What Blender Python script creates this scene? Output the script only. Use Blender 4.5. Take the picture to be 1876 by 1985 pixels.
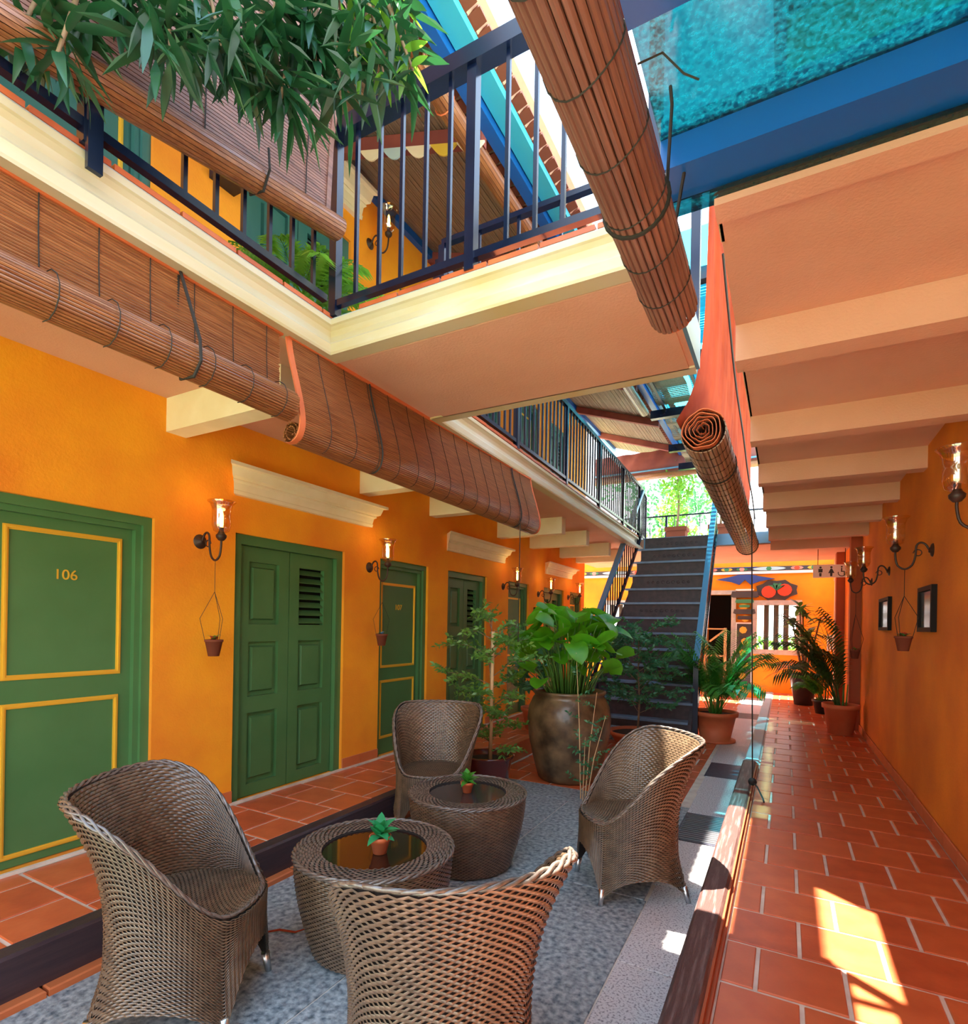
import bpy, math, random
import numpy as np
from mathutils import Vector, Matrix, Euler
random.seed(7); rng = np.random.default_rng(7)
R_ = math.radians; PI = math.pi
for o in list(bpy.data.objects): bpy.data.objects.remove(o)
SC = bpy.context.scene; COL = SC.collection

# ------------------------------------------------------------------ camera
W_, H_ = 1876, 1985
F_PX, YAW, ROLL, CX, CY, CAMH = 1070.0, R_(28.63), R_(1.0), 938.0, 1210.8, 1.45
_F = Vector((-math.sin(YAW), math.cos(YAW), 0)); _R0 = Vector((math.cos(YAW), math.sin(YAW), 0)); _U0 = Vector((0, 0, 1))
_R = _R0*math.cos(ROLL) + _U0*math.sin(ROLL); _U = _U0*math.cos(ROLL) - _R0*math.sin(ROLL)
CAMP = Vector((0, 0, CAMH))
cd = bpy.data.cameras.new('camera'); cam = bpy.data.objects.new('camera', cd); COL.objects.link(cam)
cam.matrix_world = Matrix(((_R.x, _U.x, -_F.x, 0), (_R.y, _U.y, -_F.y, 0), (_R.z, _U.z, -_F.z, CAMH), (0, 0, 0, 1)))
cd.sensor_fit = 'HORIZONTAL'; cd.sensor_width = 36; cd.lens = F_PX/W_*36
cd.shift_x = -(CX - W_/2)/W_; cd.shift_y = (CY - H_/2)/W_
cd.clip_start = 0.05; cd.clip_end = 300
SC.camera = cam
def P(u, v, axis, val):
    """point seen at photo pixel (u, v) lying on the plane axis = val (a wall, a floor ...)"""
    d = _F + _R*((u-CX)/F_PX) - _U*((v-CY)/F_PX)
    return CAMP + d*((val-CAMP[axis])/d[axis])
# ------------------------------------------------------------------ light
wd = bpy.data.worlds.new('sky'); SC.world = wd; wd.use_nodes = True
nt = wd.node_tree; nt.nodes.clear()
bg = nt.nodes.new('ShaderNodeBackground'); wo = nt.nodes.new('ShaderNodeOutputWorld')
tc = nt.nodes.new('ShaderNodeTexCoord'); sx = nt.nodes.new('ShaderNodeSeparateXYZ'); rp = nt.nodes.new('ShaderNodeValToRGB')
nt.links.new(tc.outputs['Generated'], sx.inputs[0]); nt.links.new(sx.outputs['Z'], rp.inputs[0])
rp.color_ramp.elements[0].position = 0.0; rp.color_ramp.elements[0].color = (0.98, 0.96, 0.92, 1)
rp.color_ramp.elements[1].position = 1.0; rp.color_ramp.elements[1].color = (0.40, 0.66, 1.0, 1)
nt.links.new(rp.outputs[0], bg.inputs[0]); bg.inputs[1].default_value = 5.2
nt.links.new(bg.outputs[0], wo.inputs[0])
sd = bpy.data.lights.new('sun', 'SUN'); sd.energy = 46; sd.angle = R_(0.6); sd.color = (1.0, 0.94, 0.82)
sun = bpy.data.objects.new('sun', sd); COL.objects.link(sun)
SUN_DIR = Vector((-0.227, 0.17, 1.0))
sun.rotation_euler = SUN_DIR.to_track_quat('Z', 'Y').to_euler()
SC.view_settings.view_transform = 'Standard'; SC.view_settings.look = 'None'
SC.view_settings.gamma = 1.0; SC.view_settings.use_curve_mapping = False
SC.view_settings.exposure = 0.0
SC.cycles.max_bounces = 12; SC.cycles.diffuse_bounces = 8; SC.cycles.transparent_max_bounces = 16
SC.cycles.sample_clamp_indirect = 8

# ------------------------------------------------------------------ materials
MATS = {}
def mat(name, col, rough=0.6, metal=0.0, col2=None, nscale=6.0, nstretch=(1, 1, 1), bump=0.0, bscale=None, spec=0.5,
        coat=0.0, emit=None, emit_s=0.0, trans=0.0, detail=4, ramp=(0.35, 0.68), tcol=None):
    if name in MATS: return MATS[name]
    m = bpy.data.materials.new(name); m.use_nodes = True; MATS[name] = m
    n = m.node_tree; b = n.nodes['Principled BSDF']; out = n.nodes['Material Output']
    b.inputs['Base Color'].default_value = (*col, 1); b.inputs['Roughness'].default_value = rough
    b.inputs['Metallic'].default_value = metal; b.inputs['Specular IOR Level'].default_value = spec
    b.inputs['Coat Weight'].default_value = coat
    if emit: b.inputs['Emission Color'].default_value = (*emit, 1); b.inputs['Emission Strength'].default_value = emit_s
    if col2 or bump:
        t = n.nodes.new('ShaderNodeTexCoord'); mp = n.nodes.new('ShaderNodeMapping'); mp.inputs['Scale'].default_value = nstretch
        n.links.new(t.outputs['Object'], mp.inputs[0])
        nz = n.nodes.new('ShaderNodeTexNoise'); nz.inputs['Scale'].default_value = nscale; nz.inputs['Detail'].default_value = detail
        n.links.new(mp.outputs[0], nz.inputs[0])
        if col2:
            r = n.nodes.new('ShaderNodeValToRGB'); r.color_ramp.elements[0].position = ramp[0]; r.color_ramp.elements[1].position = ramp[1]
            r.color_ramp.elements[0].color = (*col, 1); r.color_ramp.elements[1].color = (*col2, 1)
            n.links.new(nz.outputs[0], r.inputs[0]); n.links.new(r.outputs[0], b.inputs['Base Color'])
        if bump:
            nz2 = n.nodes.new('ShaderNodeTexNoise'); nz2.inputs['Scale'].default_value = bscale or nscale*6; nz2.inputs['Detail'].default_value = 3
            n.links.new(mp.outputs[0], nz2.inputs[0])
            bp = n.nodes.new('ShaderNodeBump'); bp.inputs['Strength'].default_value = bump; bp.inputs['Distance'].default_value = 0.01
            n.links.new(nz2.outputs[0], bp.inputs['Height']); n.links.new(bp.outputs[0], b.inputs['Normal'])
    if trans:
        tr = n.nodes.new('ShaderNodeBsdfTranslucent'); mx = n.nodes.new('ShaderNodeMixShader'); mx.inputs[0].default_value = trans
        tr.inputs[0].default_value = (*(tcol or col2 or col), 1)
        n.links.new(b.outputs[0], mx.inputs[1]); n.links.new(tr.outputs[0], mx.inputs[2]); n.links.new(mx.outputs[0], out.inputs[0])
    return m
def glass(name, tint, gloss=0.12, rough=0.03, milky=0.0, milk=(0.5, 0.8, 0.85), bump=0.0, bscale=30):
    m = bpy.data.materials.new(name); m.use_nodes = True; MATS[name] = m
    n = m.node_tree; n.nodes.clear(); out = n.nodes.new('ShaderNodeOutputMaterial')
    t = n.nodes.new('ShaderNodeBsdfTransparent'); t.inputs[0].default_value = (*tint, 1)
    g = n.nodes.new('ShaderNodeBsdfGlossy'); g.inputs['Roughness'].default_value = rough
    mx = n.nodes.new('ShaderNodeMixShader'); mx.inputs[0].default_value = gloss
    n.links.new(g.outputs[0], mx.inputs[2]); last = t
    if milky:
        tr = n.nodes.new('ShaderNodeBsdfTranslucent'); tr.inputs[0].default_value = (*milk, 1)
        m2 = n.nodes.new('ShaderNodeMixShader'); m2.inputs[0].default_value = milky
        if bump:
            tx = n.nodes.new('ShaderNodeTexCoord'); vz = n.nodes.new('ShaderNodeTexNoise'); vz.inputs['Scale'].default_value = bscale; vz.inputs['Detail'].default_value = 6
            n.links.new(tx.outputs['Object'], vz.inputs[0])
            mr = n.nodes.new('ShaderNodeMapRange'); mr.inputs[1].default_value = .42; mr.inputs[2].default_value = .62
            mr.inputs[3].default_value = max(0, milky-.15); mr.inputs[4].default_value = min(1, milky+.2)
            n.links.new(vz.outputs[0], mr.inputs[0]); n.links.new(mr.outputs[0], m2.inputs[0])
        n.links.new(t.outputs[0], m2.inputs[1]); n.links.new(tr.outputs[0], m2.inputs[2]); last = m2
    n.links.new(last.outputs[0], mx.inputs[1]); n.links.new(mx.outputs[0], out.inputs[0])
    return m
M_orange = mat('orange_limewash', (0.82, 0.255, 0.012), .82, col2=(0.97, 0.41, 0.012), nscale=1.3, bump=.25, bscale=60, detail=6)
M_orange2 = mat('orange_limewash_deep', (0.62, 0.16, 0.012), .8, col2=(0.88, 0.29, 0.012), nscale=1.1, bump=.3, bscale=45, detail=8)  # the same orange paint in a darker tone
M_green = mat('green_paint', (0.060, 0.175, 0.062), .42, col2=(0.075, 0.20, 0.075), nscale=3, bump=.05)
M_teal = mat('teal_paint', (0.03, 0.14, 0.13), .45, col2=(0.045, 0.17, 0.15), nscale=3)
M_gold = mat('gold_paint', (0.86, 0.56, 0.06), .32, metal=.35)
M_dark = mat('dark_interior', (0.006, 0.007, 0.006), .9)
M_cream = mat('cream_plaster', (0.82, 0.72, 0.50), .7, col2=(0.88, 0.80, 0.60), nscale=5, bump=.1)
M_fascia = mat('fascia_paint', (0.60, 0.56, 0.44), .6, col2=(0.56, 0.46, 0.24), nscale=2.2, nstretch=(1, .5, 3), bump=.1)
M_ceil = mat('pink_ceiling_plaster', (0.70, 0.40, 0.29), .85, col2=(0.63, 0.33, 0.225), nscale=1.4, bump=.2, bscale=80, detail=6)
M_terra = [mat('terracotta_tile_%d' % i, c, .34, col2=c2, nscale=7, bump=.08, bscale=40, spec=.5) for i, (c, c2) in enumerate(
    [((.50, .105, .035), (.60, .15, .05)), ((.42, .080, .028), (.56, .12, .04)), ((.58, .135, .045), (.50, .11, .036))])]
M_grout = mat('grout', (0.72, 0.66, 0.56), .9, col2=(0.58, 0.5, 0.42), nscale=9)
M_skirt = mat('terracotta_skirting', (0.55, 0.14, 0.045), .5, col2=(0.62, .18, .06), nscale=4)
M_granite = mat('grey_granite', (0.07, 0.10, 0.125), .5, col2=(0.42, 0.47, 0.49), nscale=34, bump=.25, bscale=90, detail=15, ramp=(.30, .66))
M_granite2 = mat('speckled_granite_slab', (0.22, 0.2, 0.22), .5, col2=(0.62, 0.60, 0.60), nscale=95, bump=.12, bscale=120, detail=3, ramp=(.34, .5))
M_slate = mat('dark_slate', (0.035, 0.035, 0.06), .45, col2=(0.06, .06, .09), nscale=20)
M_beamdark = mat('dark_stained_timber', (0.035, 0.022, 0.030), .38, col2=(0.06, .035, .04), nscale=5, nstretch=(12, .8, 12), bump=.2)
M_beamred = mat('weathered_timber', (0.085, 0.038, 0.032), .45, col2=(0.20, .13, .12), nscale=4, nstretch=(14, .9, 14), bump=.4, ramp=(.5, .72))
M_copper = mat('red_brown_trim', (0.36, 0.09, 0.035), .6, spec=.2)
M_wick = mat('brown_wicker', (0.095, 0.058, 0.033), .29, col2=(0.17, .108, .062), nscale=20, spec=.9)
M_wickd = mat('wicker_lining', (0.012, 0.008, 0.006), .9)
M_rim = mat('wicker_rim', (0.10, 0.072, 0.058), .23, col2=(.17, .135, .11), nscale=40, spec=1.0)
M_tglass = mat('dark_table_glass', (0.025, 0.010, 0.006), .06, spec=.7, coat=.5)
M_steelfoot = mat('aluminium', (.7, .7, .7), .3, metal=1)
M_navy = mat('navy_painted_steel', (0.0015, 0.005, 0.022), .24, spec=.55, col2=(.003, .010, .036), nscale=5)
M_blue = mat('blue_painted_steel', (0.005, 0.10, 0.42), .35)
M_stairrail = mat('blue_grey_handrail', (0.14, 0.30, 0.48), .3, metal=.2)
M_tread = mat('tread_sky_reflection', (0.22, 0.33, 0.48), .35, col2=(.16, .24, .38), nscale=6)  # blue sky reflection painted into the tread colour
M_riser = mat('dark_carved_riser', (0.055, 0.038, 0.045), .5, col2=(0.085, .055, .06), nscale=14, bump=.2)
M_bamboo = mat('bamboo_slats', (0.16, 0.048, 0.018), .33, col2=(0.36, 0.145, 0.055), nscale=10, nstretch=(14, .6, 14), spec=.6, ramp=(.3, .7))
M_bamboo2 = mat('weathered_bamboo', (0.13, 0.055, 0.045), .42, col2=(0.30, 0.145, 0.11), nscale=6, nstretch=(10, .5, 10), ramp=(.3, .7))
M_mat = mat('bamboo_ceiling_mat', (0.22, 0.14, 0.085), .6, col2=(0.46, .36, .25), nscale=9, nstretch=(20, .5, 20), ramp=(.3, .7), trans=.3)
M_mat2 = mat('teal_light_mat', (0.10, 0.22, 0.22), .6, col2=(0.10, .50, .58), nscale=2.5, nstretch=(1, 6, 1), trans=.5)  # teal light from the glass roof painted into the mat colour
M_bamboo3 = mat('tan_bamboo', (0.22, 0.115, 0.07), .4, col2=(0.44, 0.27, 0.17), nscale=6, nstretch=(10, .5, 10), ramp=(.3, .7))
M_hem = mat('orange_hem', (0.62, 0.15, 0.05), .8)
M_cloth = mat('red_blind_cloth', (0.24, 0.030, 0.012), .85, col2=(0.32, .05, .018), nscale=3, nstretch=(6, 1, 1), trans=.05, tcol=(.50, .07, .015), spec=.05)
M_cloth2 = mat('maroon_cloth', (0.22, 0.05, 0.045), .85, col2=(0.30, .08, .06), nscale=4)
M_cord = mat('dark_cord', (0.02, 0.016, 0.014), .8)
M_iron = mat('black_iron', (0.035, 0.014, 0.010), .5)
M_bulb = mat('lit_filament', (1, .7, .3), .5, emit=(1.0, .55, .14), emit_s=14)
M_bulboff = mat('clear_bulb', (.8, .7, .5), .2)
M_shade = glass('amber_glass_shade', (.98, .84, .62), gloss=.26, rough=.03)
M_pot = mat('terracotta_pot', (0.56, 0.12, 0.040), .6, col2=(.62, .16, .06), nscale=5, bump=.05)
M_potdark = mat('dark_glazed_pot', (0.045, 0.035, 0.03), .3)
M_potmaroon = mat('maroon_glazed_pot', (0.12, 0.018, 0.018), .18, coat=.5)
M_jar = mat('brown_glazed_jar', (0.055, 0.032, 0.016), .38, col2=(0.24, .15, .07), nscale=5, bump=.25, bscale=18, detail=7, coat=.25)
M_soil = mat('soil', (0.035, 0.022, 0.014), .95)
M_bark = mat('bark', (0.20, 0.13, 0.08), .8, col2=(.30, .2, .12), nscale=20)
M_stake = mat('bamboo_stake', (0.62, 0.42, 0.22), .6)
def leafm(n, a, b, t=.35, rough=.38): return mat(n, a, rough, col2=b, nscale=6, trans=t, spec=.6)
M_lf_tree = leafm('glossy_tree_leaf', (0.006, 0.045, 0.022), (0.022, 0.11, 0.03), .25, .35)
M_lf_tree2 = leafm('sunlit_tree_leaf', (0.05, 0.20, 0.02), (0.20, 0.42, 0.03), .5)  # sun shining through the leaves, painted in as a yellower green
M_lf_jar = leafm('broad_water_leaf', (0.07, 0.30, 0.010), (0.16, 0.52, 0.02), .45)
M_lf_stem = leafm('green_stalk', (0.06, 0.20, 0.03), (0.13, 0.28, 0.05), .1)
M_lf_palm = leafm('palm_frond', (0.04, 0.24, 0.04), (0.12, 0.46, 0.05), .4)
M_lf_palmd = leafm('dark_palm_frond', (0.014, 0.07, 0.018), (0.06, 0.16, 0.03), .3)
M_lf_shrub = leafm('fine_shrub_leaf', (0.03, 0.16, 0.08), (0.09, 0.32, 0.12), .3)
M_lf_shrub2 = leafm('light_shrub_leaf', (0.06, 0.22, 0.05), (0.20, 0.42, 0.07), .35)
M_lf_mint = leafm('mint_green_leaf', (0.02, 0.30, 0.10), (0.06, 0.52, 0.20), .35)
M_lf_bg = leafm('sunlit_foliage', (0.07, 0.25, 0.02), (0.22, 0.48, 0.04), .5)
M_lf_bg2 = leafm('background_foliage', (0.02, 0.14, 0.05), (0.08, 0.32, 0.10), .45)
M_flower = mat('red_flower', (.6, .06, .03), .6)
M_flowerblue = mat('blue_flower', (.15, .35, .6), .6)
M_white = mat('white_paint', (.85, .85, .83), .5)
M_grey = mat('grey_stone_frame', (.40, .40, .38), .7, col2=(.5, .5, .47), nscale=12)
M_rooftile = mat('brown_roof_tile', (.20, .06, .035), .85, spec=.12)
M_pinkwall = mat('pink_plaster', (.78, .52, .40), .85, col2=(.7, .44, .33), nscale=2)
M_ground = mat('outside_ground', (.30, .34, .2), .95, col2=(.2, .3, .1), nscale=1)
M_paintblue = mat('painted_blue', (.02, .06, .28), .6); M_paintred = mat('painted_red', (.70, .06, .02), .5)
M_paintgreen = mat('painted_green', (.04, .22, .10), .6); M_paintyel = mat('painted_yellow', (.75, .5, .05), .6)
M_paintpale = mat('painted_pale_blue', (.45, .62, .66), .6); M_paintpink = mat('painted_pink', (.7, .28, .22), .6)
M_paintdark = mat('painted_charcoal', (.05, .05, .055), .6)
M_mirror = mat('framed_glass', (.22, .28, .34), .12, metal=.2, col2=(.08, .11, .15), nscale=3)
M_frame = mat('black_frame', (.010, .008, .008), .6, spec=.12)
M_teal_glass = glass('teal_canopy_glass', (.045, .24, .26), gloss=.08, rough=.12, milky=.2, milk=(.010, .20, .24), bump=1, bscale=75)
M_gutter = mat('teal_gutter', (.04, .42, .62), .4)

# ------------------------------------------------------------------ mesh builder
class MB:
    def __init__(s): s.v = []; s.f = []
    def add(s, vs, fs):
        k = len(s.v); s.v += [tuple(p) for p in vs]; s.f += [tuple(i+k for i in f) for f in fs]; return s
    def box(s, x0, x1, y0, y1, z0, z1):
        return s.add([(x0, y0, z0), (x1, y0, z0), (x1, y1, z0), (x0, y1, z0), (x0, y0, z1), (x1, y0, z1), (x1, y1, z1), (x0, y1, z1)],
                     [(0, 3, 2, 1), (4, 5, 6, 7), (0, 1, 5, 4), (1, 2, 6, 5), (2, 3, 7, 6), (3, 0, 4, 7)])
    def cbox(s, x0, x1, y0, y1, z0, z1, c):   # box with chamfered top edges
        return s.add([(x0, y0, z0), (x1, y0, z0), (x1, y1, z0), (x0, y1, z0), (x0, y0, z1-c), (x1, y0, z1-c), (x1, y1, z1-c), (x0, y1, z1-c),
                      (x0+c, y0+c, z1), (x1-c, y0+c, z1), (x1-c, y1-c, z1), (x0+c, y1-c, z1)],
                     [(0, 1, 5, 4), (1, 2, 6, 5), (2, 3, 7, 6), (3, 0, 4, 7), (4, 5, 9, 8), (5, 6, 10, 9), (6, 7, 11, 10), (7, 4, 8, 11), (8, 9, 10, 11), (0, 3, 2, 1)])
    def extr(s, prof, axis, a, b, closed=True):
        """profile of 2-D points extruded along axis from a to b (axis 0: (y,z); 1: (x,z); 2: (x,y))"""
        def p3(p, t): return (t, p[0], p[1]) if axis == 0 else ((p[0], t, p[1]) if axis == 1 else (p[0], p[1], t))
        n = len(prof); vs = [p3(p, a) for p in prof] + [p3(p, b) for p in prof]
        fs = [(i, (i+1) % n, n+(i+1) % n, n+i) for i in range(n if closed else n-1)]
        if closed: fs += [tuple(range(n-1, -1, -1)), tuple(range(n, 2*n))]
        return s.add(vs, fs)
    def hexa(s, A, B, w, h):   # bar of width w (horizontal) height h from A to B
        A = Vector(A); B = Vector(B); d = (B-A).normalized(); side = d.cross(Vector((0, 0, 1)))
        if side.length < 1e-4: side = Vector((1, 0, 0))
        side.normalize(); up = side.cross(d)
        vs = [q + side*(w/2*a) + up*(h/2*b) for q in (A, B) for a, b in ((-1, -1), (1, -1), (1, 1), (-1, 1))]
        return s.add(vs, [(0, 1, 5, 4), (1, 2, 6, 5), (2, 3, 7, 6), (3, 0, 4, 7), (3, 2, 1, 0), (4, 5, 6, 7)])
    def tube(s, path, r, n=8, caps=True):
        pts = [Vector(p) for p in path]; m = len(pts); rs = r if hasattr(r, '__len__') else [r]*m
        vs = []; prev = None
        for i, p in enumerate(pts):
            d = (pts[min(i+1, m-1)] - pts[max(i-1, 0)]).normalized()
            if prev is None:
                a = Vector((0, 0, 1)) if abs(d.z) < .9 else Vector((1, 0, 0)); u = d.cross(a).normalized()
            else:
                u = (prev - d*prev.dot(d)); u = u.normalized() if u.length > 1e-6 else d.orthogonal().normalized()
            prev = u; w = d.cross(u)
            for k in range(n):
                t = 2*PI*k/n; vs.append(p + (u*math.cos(t) + w*math.sin(t))*rs[i])
        fs = [(i*n+k, i*n+(k+1) % n, (i+1)*n+(k+1) % n, (i+1)*n+k) for i in range(m-1) for k in range(n)]
        if caps: fs += [tuple(range(n-1, -1, -1)), tuple(range((m-1)*n, m*n))]
        return s.add(vs, fs)
    def lathe(s, prof, n=24, c=(0, 0, 0), cap0=False, cap1=False):
        vs = [(c[0]+r*math.cos(2*PI*k/n), c[1]+r*math.sin(2*PI*k/n), c[2]+z) for r, z in prof for k in range(n)]
        m = len(prof); fs = [(i*n+k, i*n+(k+1) % n, (i+1)*n+(k+1) % n, (i+1)*n+k) for i in range(m-1) for k in range(n)]
        if cap0: fs.append(tuple(range(n-1, -1, -1)))
        if cap1: fs.append(tuple(range((m-1)*n, m*n)))
        return s.add(vs, fs)
    def grid(s, fn, nu, nv):
        vs = [fn(i/nu, j/nv) for j in range(nv+1) for i in range(nu+1)]
        return s.add(vs, [(j*(nu+1)+i, j*(nu+1)+i+1, (j+1)*(nu+1)+i+1, (j+1)*(nu+1)+i) for j in range(nv) for i in range(nu)])
    def mesh(s, name, m=None, smooth=False):
        me = bpy.data.meshes.new(name); me.from_pydata(s.v, [], s.f)
        if m: me.materials.append(m)
        if smooth: me.polygons.foreach_set('use_smooth', [True]*len(me.polygons))
        me.update(); return me
    def build(s, name, m, parent=None, smooth=False, loc=None):
        return place(name, s.mesh(name, m, smooth), parent, loc)
def place(name, me, parent=None, loc=None, rot=None, scale=None):
    o = bpy.data.objects.new(name, me); COL.objects.link(o)
    if parent: o.parent = parent
    if loc is not None: o.location = loc
    if rot is not None: o.rotation_euler = rot
    if scale is not None: o.scale = scale
    return o
def tag(o, label, cat, group=None, kind=None):
    o['label'] = label; o['category'] = cat
    if group: o['group'] = group
    if kind: o['kind'] = kind
    return o
def thing(name, label, cat, loc=(0, 0, 0), rz=0, group=None, kind=None):
    o = bpy.data.objects.new(name, None); o.empty_display_size = .05; COL.objects.link(o); o.location = loc; o.rotation_euler = (0, 0, rz)
    return tag(o, label, cat, group, kind)
def dup(root, loc, rz, label, group=None):
    def cp(o, par):
        c = o.copy(); COL.objects.link(c); c.parent = par
        for ch in o.children: cp(ch, c)
        return c
    r = cp(root, None); r.location = loc; r.rotation_euler = (0, 0, rz); r['label'] = label
    if group: r['group'] = group
    return r
def struct(mb, name, m, label, cat, smooth=False): return tag(mb.build(name, m, None, smooth), label, cat, kind='structure')
def sm(t): t = max(0, min(1, t)); return t*t*(3-2*t)
def lerp(a, b, t): return a+(b-a)*t

# ------------------------------------------------------------------ setting
XL, XR, YB = -3.66, 0.97, 14.35
ZL, ZC, ZR, ZCEIL, ZUP = .05, -.15, 0., 2.93, 3.15
XGL, XGR = -2.25, -0.235           # edges of the galleries above
YN = -1.6
BY0, BY1 = 2.28, 3.34              # bridge
def wall_boxes(mb, x0, x1, ya, yb, z0, z1, ops):
    y = ya
    for (a, b, za, zb) in sorted(ops):
        mb.box(x0, x1, y, a, z0, z1)
        if za > z0: mb.box(x0, x1, a, b, z0, za)
        if zb < z1: mb.box(x0, x1, a, b, zb, z1)
        y = b
    mb.box(x0, x1, y, yb, z0, z1); return mb
D1 = (1.02, 2.15, ZL, 2.115); S1 = (2.76, 3.94, ZL, 2.115); D2 = (4.46, 5.33, ZL, 2.115); S2 = (5.76, 6.77, ZL, 2.115)
D3 = (7.45, 8.20, ZL, 2.115); S3 = (8.84, 9.80, ZL, 2.115); D4 = (10.15, 10.80, ZL, 2.115)
wl = struct(wall_boxes(MB(), XL-.22, XL, YN, 11.0, -.4, ZCEIL, [D1, S1, D2, S2, D3, S3, D4]), 'wall_left', M_orange,
            'orange lime-washed wall with the row of green doors', 'wall')
UD1 = (1.0, 2.10, ZUP, 5.05); US1 = (2.80, 3.95, ZUP, 5.05); UD2 = (4.70, 5.5, ZUP, 5.05); US2 = (6.1, 7.1, ZUP, 5.05); UD3 = (7.7, 8.5, ZUP, 5.05); US3 = (9.0, 9.9, ZUP, 5.05)
wlu = struct(wall_boxes(MB(), XL-.22, XL, YN, 11.0, ZUP, 5.95, [UD1, US1, UD2, US2, UD3, US3]), 'wall_upper_left', M_orange,
             'orange wall of the upper gallery behind the bamboo blind', 'wall')
wr = struct(MB().box(XR, XR+.2, YN, YB, -.4, ZCEIL+.2), 'wall_right', M_orange2, 'deep orange wall of the tiled corridor with sconces and pictures', 'wall')
# pilasters on the corridor wall
for y, w, lab in ((9.7, .22, 'dark red pilaster on the corridor wall beside the palm'), (12.3, .3, 'red-orange pilaster at the end of the corridor wall')):
    struct(MB().box(XR-.14, XR, y, y+w, 0, ZCEIL), 'trim_1' if y < 10 else 'trim_2', M_copper, lab, 'pilaster')
# floors
fl = struct(MB().box(XL-.2, -2.86, YN, 11.2, -.4, ZL-.0035), 'floor_walkway_left', M_grout, 'terracotta tiled walkway in front of the green doors', 'floor')
fr = struct(MB().box(-.235, XR, YN, YB, -.4, ZR-.0035), 'floor_walkway_right', M_grout, 'terracotta tiled corridor floor with pale grout', 'floor')
fc = struct(MB().box(-2.86, -.37, YN, 5.2, -.4, ZC-.0035), 'floor', M_grout, 'sunken courtyard floor of grey granite slabs', 'floor')
ft = struct(MB().box(-2.86, -.37, 5.2, YB, -.4, ZC-.0035).box(XL-2.5, -2.86, 11.2, YB, -.4, ZC-.0035), 'floor_court_tiles', M_grout, 'terracotta tiles of the courtyard around the jar and stairs', 'floor')
_tiles = {}
def tile(par, x0, x1, y0, y1, zt, mats, g=.017):
    w, d = round(x1-x0-g, 3), round(y1-y0-g, 3)
    if w < .03 or d < .03: return
    i = random.randrange(len(mats)); key = (w, d, mats[i].name)
    if key not in _tiles: _tiles[key] = MB().cbox(-w/2, w/2, -d/2, d/2, -.012, .003, .004).mesh('tile', mats[i])
    o = place('tile', _tiles[key], par, ((x0+x1)/2, (y0+y1)/2, zt + random.uniform(-.001, .0008)))
    o.rotation_euler = (random.uniform(-.002, .002), random.uniform(-.002, .002), 0)
def tiles(par, xa, xb, ya, yb, zt, tw, th, xoff, yoff, mats=M_terra):
    j = math.floor((ya-yoff)/th)
    while yoff+j*th < yb:
        y0, y1 = max(ya, yoff+j*th), min(yb, yoff+(j+1)*th)
        x = xoff + (tw/2 if j % 2 else 0); x -= math.ceil((x-xa)/tw)*tw
        while x < xb:
            tile(par, max(xa, x), min(xb, x+tw), y0, y1, zt, mats); x += tw
        j += 1
tiles(fr, -.222, XR-.012, .3, YB, ZR, .326, .3435, -.085, 2.477)
tiles(fl, XL, -2.865, .5, 11.1, ZL, .333, .333, -2.97, 1.44)
tiles(ft, -2.74, -.80, 5.2, YB, ZC, .333, .333, -2.4, 5.2)
# granite slabs of the sunken court
def slab(x0, x1, y0, y1, m, name='stone_slab'):
    return MB().cbox(x0+.004, x1-.004, y0+.004, y1-.004, ZC-.012, ZC+.003, .003).build(name, m, fc)
for x0, x1, y0, y1 in ((-2.70, -1.72, -1.5, .9), (-1.72, -.685, -1.5, 1.3), (-2.70, -1.72, .9, 2.9), (-1.72, -.685, 1.3, 3.3), (-2.70, -1.72, 2.9, 4.82), (-1.72, -.70, 3.3, 4.84), (-2.70, -1.6, 4.82, 5.2), (-1.6, -.72, 4.84, 5.2)):
    slab(x0, x1, y0, y1, M_granite)
strip = [(-1.5, .7), (.7, 1.72), (1.72, 2.64), (2.64, 3.54), (3.54, 4.37), (5.06, 5.70), (5.70, 6.42), (7.12, 8.3), (8.3, 9.6), (9.6, 10.9), (11.6, 12.9), (12.9, 14.3)]
def strip_l(y): return -.685 - .018*max(0, y-3) 
for a, b in strip: slab(strip_l((a+b)/2), -.372, a, b, M_granite2)
for a, b in ((6.42, 7.12), (10.9, 11.6)): slab(strip_l(7), -.372, a, b, M_slate, 'slate_slab')
dg = thing('drain_grate', 'dark metal drain grate set in the granite border', 'drain', (-.55, 4.715, ZC))
MB().box(-.17, .175, -.34, -.32, 0, .006).box(-.17, .175, .32, .34, 0, .006).box(-.175, -.16, -.34, .34, 0, .006).box(.16, .175, -.34, .34, 0, .006).build('grate_frame', M_slate, dg)
_b = MB().box(-.165, .165, -.011, .011, -.004, .007).mesh('bar', mat('grate_steel', (.16, .17, .2), .4, metal=.6))
for i in range(15): place('bar', _b, dg, (0, -.30+i*.6/14, 0))
MB().box(-.17, .17, -.33, .33, -.012, -.006).build('drain_channel', M_dark, dg)
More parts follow.
